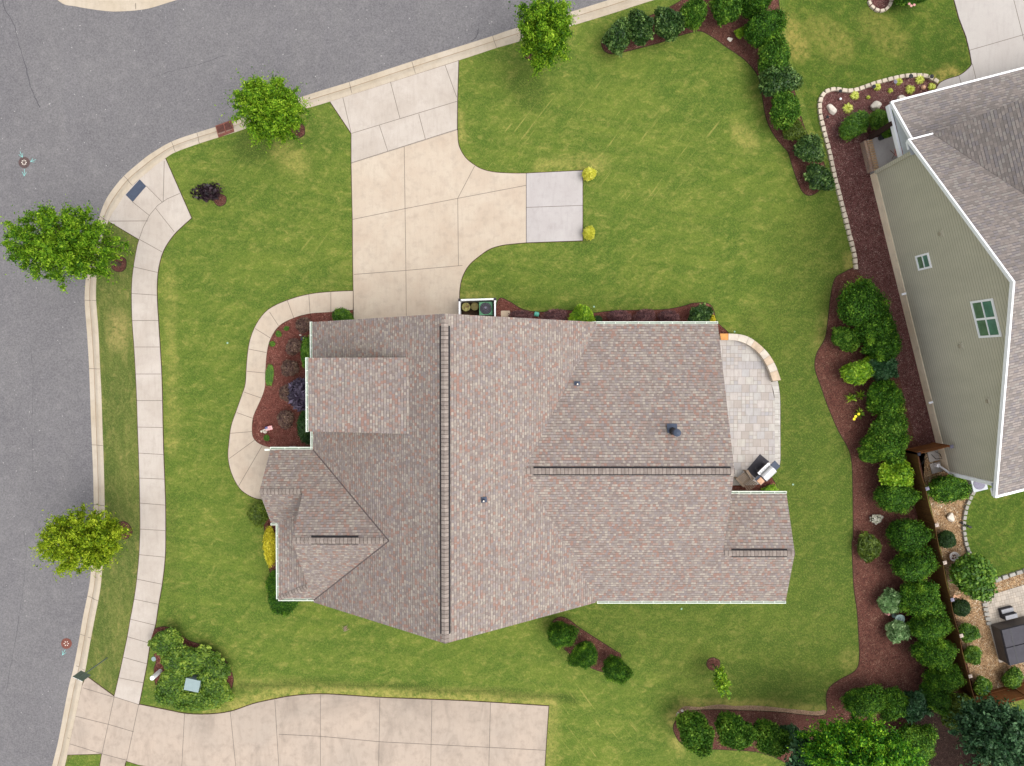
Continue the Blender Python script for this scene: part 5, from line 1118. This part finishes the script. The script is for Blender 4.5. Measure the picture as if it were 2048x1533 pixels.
# ------------------------------------------------------------------ rocks, lamps, ornaments
def rock(u, v, rx, ry, h, label, ang=0, seed=0, n=2, matn='rock'):
    rg = random.Random(seed); bm = bmesh.new(); bmesh.ops.create_icosphere(bm, subdivisions=3, radius=1)
    cs = [Vector((rg.gauss(0,1), rg.gauss(0,1), rg.gauss(0,1))).normalized() for _ in range(12)]
    for v_ in bm.verts:
        d = v_.co.normalized(); k_ = min(min(.76/max(.05, d.dot(c_)) for c_ in cs), 1.12); v_.co = d*k_*(1+rg.uniform(-.02,.02))
    me = bpy.data.meshes.new('rock'); bm.to_mesh(me); bm.free(); me.materials.append(MT[matn]); o = put('rock', me); o.location = P(u, v, h*.35); o.scale = (M(rx), M(ry), h*.6); o.rotation_euler = (0, 0, ang); return tag(o, label, 'rock')
rock(1664.5, 219, 12, 8, .3, 'flat white rock at the left of the dark mulch bed', R(-38), 1); rock(1750.5, 213, 11.5, 9.5, .5, 'pale craggy rock in the middle of the dark mulch bed', R(-15), 2)
rock(1803, 199, 8.5, 8, .45, 'pale rock half under the porch gutter', 0, 3); rock(1460, 79, 5.5, 4.5, .15, 'small flat white rock in the hedge corner mulch', 0, 4); rock(1901, 1034, 7.5, 9.5, .3, 'pale rock standing in the neighbour gravel', R(20), 5)
rock(1356, 1427, 3.2, 3, .12, 'small white stone at the tip of the bottom bed', 0, 6); rock(1364, 1421, 3, 2.6, .12, 'second small white stone beside the tip of the bottom bed', 0, 7)
def lamp(u, v, label, big=1.0, top='black'):
    root = empty('path_light', P(u, v, .02), 0, label, 'path light', 'low path lights in the dark mulch bed'); m = MB(); m.bar((0,0,0), (0,0,.35*big), .018, 6); m.build('stake', MT['black'], root)
    m = MB(); m.lathe((0,0,.33*big), [(0,0),(.06,0),(.10*big,.05),(.03,.10),(0,.11)], 14); m.build('lamp_head', MT[top], root)
lamp(1675,187,'black path light under the border bend at the left'); lamp(1677,201,'path light with a white top near the flat white rock',.7,'white'); lamp(1650,238,'low black light at the left edge of the dark bed',.9)
lamp(1740.5,179,'black path light beside the fourth grass tuft',1.2); lamp(1783.6,169,'black path light with bluish head at the upper border',1.1,'capg'); lamp(1813,159,'black path light leaning at the top border blocks',1.3); lamp(1855,159,'black path light near the right end of the border',1.2)
root = empty('garden_lantern', P(1845, 176, .02), 0, 'small copper lantern among the yellow grass tufts by the walkway', 'lantern'); m = MB(); m.lathe((0,0,0), [(.10,0),(.12,.05),(.13,.12),(.08,.2),(0,.22)], 14); m.build('lamp_body', MT['orange'], root); m = MB(); m.bar((0,0,.1), (-.1,.22,.25), .012, 5); m.build('handle', MT['rust'], root)
b = P(1918, 1044); m = MB(); m.bar((0,0,.05), (.35,-.18,.30), .04, 8); m.bar((.35,-.18,.30), (.52,-.26,.33), .07, 10, 0, .06); o = m.build('spotlight', MT['black']); o.location = b; tag(o, 'black garden spotlight between the pale rock and the grey edging', 'spotlight')
root = empty('bird_bath', P(1788, 1231), 0, 'verdigris bird bath between the two sage bushes', 'bird bath'); m = MB(); m.lathe((0,0,0), [(.16,0),(.10,.1),(.06,.3),(.08,.5),(.2,.56),(.29,.66),(.27,.67),(.18,.60),(0,.58)], 22); m.build('basin', MT['copper'], root); m = MB(); m.lathe((0,0,.58), [(.08,0),(.1,.05),(.05,.12),(.02,.2),(0,.2)], 12); m.build('finial', MT['trans'], root)
b = P(1771, 1225); root = empty('garden_figure', b, 0, 'small pinkish garden ornament beside the bird bath', 'ornament'); m = MB(); m.lathe((0,0,0), [(.10,0),(.11,.15),(.06,.25),(.05,.3),(.07,.36),(0,.42)], 12); m.lathe((.16,-.06,0), [(.07,0),(.08,.1),(.03,.2),(0,.22)], 10); m.lathe((-.15,.05,0), [(.05,0),(.06,.12),(0,.2)], 8, 1); m.build('figure', [MT['pink'], MT['black']], root)
root = empty('stone_bowl', P(1903.6, 1111, .02), 0, 'round white bowl filled with stones in the gravel', 'planter'); m = MB(); m.lathe((0,0,0), [(.16,0),(.22,.12),(.285,.25),(.25,.26),(.22,.18),(0,.17)], 24); m.build('bowl', MT['flagw'], root)
m = MB()
for i in range(9): a = i*2.4; r_ = .05+.012*i; m.lathe((r_*math.cos(a), r_*math.sin(a), .18), [(.055,0),(.05,.04),(.02,.065),(0,.07)], 8, i % 2)
m.build('stones', [MT['rock'], MT['rust']], root)
# flag and angel in the front bed
root = empty('garden_flag', P(536, 862), 0, 'small stars and stripes garden flag with a pale figurine in the front bed', 'garden flag')
m = MB(); m.bar((.12,.05,0), (.12,.05,.42), .008, 6); m.build('pole', MT['black'], root)
m = MB(); fx, fy = .42, .27; O_ = Vector((.02,.03,.40)); e_x = Vector((.97,.22,0)); e_y = Vector((-.2,.9,.25))
def fq(x0, x1, y0, y1, mi, up=0): m.face([O_+e_x*fx*a_+e_y*fy*b_+Vector((0,0,up+.02*math.sin(a_*6))) for a_, b_ in ((x0,y0),(x1,y0),(x1,y1),(x0,y1))], mi)
for i in range(13):
    for j_ in range(4): fq(j_/4, (j_+1)/4, i/13, (i+1)/13, 0 if i % 2 == 0 else 1)
for j_ in range(2): fq(.2*j_, .2*(j_+1), 6/13, 1, 2, .004)
for i in range(4):
    for j_ in range(5): fq(.03+.075*j_, .055+.075*j_, .51+.12*i, .56+.12*i, 1, .014)
m.build('flag', [MT['red'], MT['flagw'], MT['blue']], root)
m = MB(); m.lathe((-.14,-.02,0), [(.11,0),(.12,.1),(.07,.2),(.05,.24),(.06,.3),(0,.34)], 12); m.box((-.12,.1,.2),(.22,.05,.2),R(20)); m.lathe((-.36,-.02,0), [(.06,0),(.07,.08),(0,.14)], 10); m.build('figurine', MT['rock'], root)
m = MB(); m.lathe((0,0,0), [(.13,0),(.16,.2),(.13,.26),(0,.26)], 16); o = m.build('hose_pot', MT['dgrey']); o.location = P(608, 678); tag(o, 'dark round pot at the downspout foot in the front bed', 'pot')
rock(600.5, 670, 2.4, 2, .1, 'small white stone near the dark pot in the front bed', 0, 9)
# ------------------------------------------------------------------ screen with bins and cooling unit
zt = 1.35; q = [P(919,600,zt), P(990,598,zt)]; o_ = Vector((q[0].x, q[0].y, 0)); root = empty('white_screen', o_, 0, 'white slatted screen fence hiding bins and cooling unit beside the driveway', 'screen fence')
A = q[0]-o_; B = q[1]-o_; yb = 2.3-o_.y; pn_ = [(Vector((A.x,A.y,0)), Vector((B.x,B.y,0))), (Vector((A.x,A.y,0)), Vector((A.x,yb,0))), (Vector((B.x,B.y,0)), Vector((B.x,yb,0)))]
for a, b in pn_:
    m = MB(); d = b-a; rz = math.atan2(d.y, d.x); n = int(d.length/.16)
    for k_ in range(n): c_ = a+d*((k_+.5)/n); m.box((c_.x, c_.y, zt/2), (d.length/n*.98, .03, zt-.1), rz)
    c_ = (a+b)/2; m.box((c_.x, c_.y, zt-.03), (d.length, .09, .06), rz); m.build('panel', MT['white'], root)
for p in (A, B): m = MB(); m.box((p.x, p.y, zt/2), (.12,.12,zt)); po_b = m.build('post', MT['white'], root); m = MB(); m.box((p.x, p.y, zt+.04), (.15,.15,.06), 0, 0, None, .3); m.build('post_cap', MT['dgrey'], po_b)
m = MB(); m.slab([(p.x, p.y) for p in (P(918,601), P(989,601), P(989,660), P(918,660))], .03, -.05); tag(m.build('soil', MT['soil']), kind='structure')
for (u, v, r, h, lb, mt_) in ((933.5,616,8.6,.7,'round tub with a speckled yellowish lid nearest the driveway','olive'),(950.5,614.5,8,.6,'plain brown green lidded tub between spotted tub and cooling unit','olive2')):
    if mt_ == 'olive2': MT['olive2'] = plain('tub_lid', (122,112,72), .8, .2, .2, 5)
    root = empty('storage_tub', P(u, v, .03), 0, lb, 'tub'); m = MB(); rr_ = M(r, h); m.lathe((0,0,0), [(rr_*.8,0),(rr_*.95,h-.06)], 20); m.build('body', MT['dgrey'], root)
    m = MB(); m.lathe((0,0,0), [(rr_*.95,h-.06),(rr_,h-.05),(rr_,h),(rr_*.85,h+.02),(rr_*.8,h),(0,h+.03)], 24)
    if mt_ == 'olive':
        for i in range(26): a = random.uniform(0, 6.28); r_ = rr_*.75*random.random()**.6; m.box((r_*math.cos(a), r_*math.sin(a), h+.03), (.04,.025,.02), a, 1)
    m.build('lid', [MT[mt_], MT['rust']], root)
b = P(972, 618, .45); root = empty('cooling_unit', (b.x, b.y, .03), R(1), 'green square cooling unit with dark round fan guard behind the white screen', 'cooling unit')
m = MB(); m.box((0,0,.42), (.76,.76,.84)); m.build('cabinet', MT['green'], root)
m = MB(); m.lathe((0,0,.84), [(.34,0),(.34,.03),(.31,.05),(.18,.10),(0,.12)], 28); o = m.build('fan_guard', MT['dgrey'], root); m = MB()
for k_ in (.12, .2, .28): m.lathe((0,0,.84), [(k_,.135-k_*.22),(k_+.012,.135-k_*.22)], 24)
m.lathe((0,.03,.95), [(.07,0),(.06,.03),(0,.035)], 14); m.build('guard_ring', MT['capg'], o)
m = MB(); m.slab([(x*.27, y*.19) for x, y in ((-1,-.85),(-.85,-1),(.85,-1),(1,-.85),(1,.85),(.85,1),(-.85,1),(-1,.85))], .06, 0); o = m.build('stepping_stone', MT['captan']); o.location = P(1011, 628, .02); tag(o, 'flat tan stepping stone in the red mulch right of the white screen', 'stepping stone')
root = empty('hose_reel', P(1073, 629), R(-10), 'teal hose reel with a pale hose by the north wall', 'hose reel'); m = MB(); m.bar((-.12,0,.22), (.12,0,.22), .14, 14); m.box((0,0,.05), (.3,.2,.06)); m.build('reel', MT['teal'], root); m = MB(); pts = [Vector((.05,-.1,.2)), Vector((.25,-.22,.12)), Vector((.42,-.4,.05)), Vector((.5,-.6,.04))]
for p, q_ in zip(pts, pts[1:]): m.bar(p, q_, .014, 6)
m.build('hose', MT['pink'], root)

# ------------------------------------------------------------------ patio furniture
mat_ = MB(); q = PP([(1520,908),(1538.5,923.5),(1510.5,956),(1493,940)], .045); mat_.slab([(p.x, p.y) for p in q], .055, .045); tag(mat_.build('grill_mat', MT['dgrey']), 'dark grey mat on the patio beside the grill', 'mat')
gc = P(1535, 945.5, .9); th = math.atan2(430, 400); root = empty('gas_grill', (gc.x, gc.y, .045), R(44), 'stainless gas grill with dark side shelves at the patio edge', 'grill')
# local x runs along the grill to the upper right, +y towards the mat (upper left)
m = MB(); m.box((0,0,.40), (.78,.5,.66)); m.box((0,.0,.78), (1.42,.10,.05)); m.build('cart', MT['dgrey'], root)
m = MB(); m.box((.0,-.02,.84), (.80,.52,.14), 0, 0); N_ = 8
for i in range(N_):
    a0, a1 = math.pi*i/N_, math.pi*(i+1)/N_; r0 = .27
    y0_, z0_, y1_, z1_ = -.04+r0*math.cos(a0), .91+.22*math.sin(a0), -.04+r0*math.cos(a1), .91+.22*math.sin(a1); m.face([(-.40,y0_,z0_),(-.40,y1_,z1_),(.40,y1_,z1_),(.40,y0_,z0_)])
for sx in (-.4, .4): m.face([(sx, -.04+.27*math.cos(math.pi*i/N_), .91+.22*math.sin(math.pi*i/N_)) for i in range(N_+1)][::(1 if sx > 0 else -1)])
m.build('lid', MT['metal'], root)
m = MB(); m.box((0,.335,.86), (.86,.15,.12)); cp = m.build('control_panel', MT['metal'], root); k_ = MB()
for i in range(5): k_.lathe((-.32+.16*i,.335,.925), [(.03,0),(.028,.035),(0,.036)], 10)
k_.build('knob', MT['black'], cp)
m = MB(); m.bar((-.34,.27,1.0), (.34,.27,1.0), .018, 8); m.build('handle', MT['black'], root)
m = MB(); m.box((.60,0,.88), (.38,.46,.05)); m.build('side_shelf', MT['slate'], root); m = MB(); m.box((-.60,0,.88), (.40,.50,.05)); sh = m.build('side_shelf', MT['slate'], root)
m = MB(); m.box((-.62,-.05,.925), (.32,.34,.03)); m.build('cutting_board', MT['orange'], sh)
for i, (x, y, dx, dy) in enumerate(((-.33,.42,-.02,.26),(.28,.42,-.06,.2))):
    m = MB(); m.bar((x,y,.9), (x+dx,y+dy,.84), .018, 6); m.bar((x+dx,y+dy,.84), (x+dx+.06,y+dy+.05,.84), .02, 6); m.build('tool_handle', MT['black'], root)
for x, y in ((-.5,-.2),(.5,-.2),(-.5,.2),(.5,.2)): m = MB(); m.bar((x*.7,y,.14), (x*.7,y,.0), .03, 8); m.build('caster', MT['black'], root)
c_ = P(1488, 956, .45); root = empty('slatted_chair', (c_.x, c_.y, .04), R(-52)-math.pi/2, 'weathered brown slatted garden chair facing the patio', 'garden chair')
# local: seat front at -y, back at +y  (rotation brings +y to the lower right of the picture)
root.rotation_euler = (0, 0, R(-142)); 
m = MB()
for i in range(6): m.box((0, .28-.095*i, .36-.012*i+.03), (.52, .062, .022), 0, 0, Matrix.Rotation(R(7),3,'X'))
m.build('seat', MT['teak'], root); m = MB()
for i in range(7):
    x = -.27+.09*i; a = Vector((x*.8,.26,.30)); b = Vector((x*1.25,.62,.95-.018*(i-3)**2)); d = b-a; m.box((a+b)/2, (.058,d.length,.02), math.atan2(-(b.x-a.x), b.y-a.y), 0, Matrix.Rotation(math.atan2(d.z, math.hypot(d.x, d.y)),3,'X'))
m.build('backrest', MT['teak'], root)
for sx in (-1, 1):
    m = MB(); m.box((sx*.36,.02,.58), (.13,.66,.025), R(sx*4)); m.build('armrest', MT['teak'], root)
    m = MB(); m.box((sx*.34,-.24,.29), (.09,.05,.58)); m.build('leg', MT['teak'], root); m = MB(); m.box((sx*.3,.12,.22), (.04,.75,.09), 0, 0, Matrix.Rotation(R(-16),3,'X')); m.build('leg', MT['teak'], root)
root = empty('folding_chair', N(-.75,1.35,.56), R(10), 'faded pink folding chair on the grey porch floor', 'chair'); m = MB(); m.box((0,0,.42), (.45,.42,.03)); m.build('seat', MT['pink'], root); m = MB()
for sx in (-.2, .2): m.bar((sx,-.25,0), (sx,.25,.85), .015, 6); m.bar((sx,.25,0), (sx,-.2,.45), .015, 6)
m.bar((-.2,.25,.85), (.2,.25,.85), .015, 6); m.build('frame', MT['rust'], root)
b = P(1759, 277, .5); m = MB(); m.lathe((b.x,b.y,.55), [(.13,0),(.17,.3),(.15,.3),(0,.26)], 14); tag(m.build('planter_pot', MT['black']), 'black pot at the porch corner next to the leafy plant', 'pot')
# ------------------------------------------------------------------ neighbour's back garden
b = P(2050, 1298, .0); an = R(14); ed = Vector((math.cos(an), math.sin(an), 0)); nd = Vector((-ed.y, ed.x, 0)); c0 = P(1978, 1248, 0); root = empty('hot_tub', c0+ed*1.15-nd*1.1, an, 'square hot tub with a dark padded cover on the back patio', 'hot tub')
m = MB(); m.box((0,0,.43), (2.2,2.16,.86), 0, 0, None, .03); m.build('cabinet', MT['tubside'], root)
m = MB(); m.box((0,.545,.93), (2.22,1.07,.13), 0, 0, None, .03); m.build('cover', MT['dgrey'], root); m = MB(); m.box((0,-.545,.93), (2.22,1.07,.13), 0, 0, None, .03); m.build('cover', MT['dgrey'], root)
for x in (-.6, .6): m = MB(); m.box((x,0,.999), (.04,2.1,.008)); m.build('strap', MT['black'], root)
s_ = P(2016, 1226, .3); root = empty('tub_steps', (s_.x, s_.y, .05), an, 'grey two tread steps beside the hot tub', 'steps')
m = MB(); m.box((0,.15,.12), (.74,.28,.24)); m.box((0,-.14,.24), (.74,.28,.48)); m.build('frame', MT['dgrey'], root); m = MB(); m.box((0,.15,.26), (.70,.24,.03)); m.build('tread', MT['tread'], root); m = MB(); m.box((0,-.14,.50), (.70,.24,.03)); m.build('tread', MT['tread'], root)
b = P(1957, 967, .8); root = empty('cooling_unit', (b.x, b.y, .03), R(14), 'light grey cooling unit against the south wall of the sage house', 'cooling unit'); m = MB(); m.box((0,0,.42), (.85,.85,.84)); m.build('cabinet', MT['acgrey'], root); m = MB(); m.lathe((0,0,.84), [(.34,0),(.34,.03),(.2,.05),(0,.06)], 24); m.build('fan_guard', MT['capg'], root)
for i, (u, v, lb) in enumerate(((1866,912,'upper pale square paver beside the sage house foundation'),(1871,935,'lower pale square paver beside the sage house foundation'))):
    m = MB(); m.box((0,0,.04), (.62,.6,.06)); o = m.build('paver', MT['nbcon']); o.location = P(u, v, .02); o.rotation_euler = (0,0,R(14)); tag(o, lb, 'paver', 'square pavers by the wall')
m = MB(); pts = [P(1884,917,.6), P(1872,918,.3), P(1862,908,.06), P(1852,917,.06), P(1843,930,.06), P(1850,908,.06), P(1868,902,.06), P(1880,908,.2), P(1884,917,.5)]; o_ = pts[0].copy(); o_.z = 0; sp_ = []
for i in range(len(pts)-1):
    for t in range(4): sp_.append(pts[i].lerp(pts[i+1], t/4)-o_)
for p, q_ in zip(sp_, sp_[1:]): m.bar(p, q_, .016, 5)
o = m.build('garden_hose', MT['hose']); o.location = o_; tag(o, 'thin black garden hose looped over the gravel behind the gate', 'hose')
root = empty('butterfly_ornament', P(1903, 1186, .02), 0, 'rust orange ornament leaning at the fence by the dark ball', 'ornament'); m = MB()
for sg in (-1, 1): m.face([(0,0,.5),(sg*.2,.12,.62),(sg*.22,-.05,.5),(0,-.05,.45)]); m.face([(0,-.05,.45),(sg*.2,-.08,.48),(sg*.12,-.2,.4),(0,-.1,.4)])
m.bar((0,0,0), (0,0,.5), .01, 5); m.build('wings', MT['orange'], root)
# pink flowers on the bush at the top edge
m = MB()
for (u, v) in ((1822,12),(1828,10),(1818,8)): c_ = P(u, v, 1.1); m.lathe(c_, [(0,0),(.08,.03),(.04,.05),(0,.05)], 7)
tag(m.build('pink_flower', MT['pink']), 'pink flowers on the bush at the top edge', 'flowers')
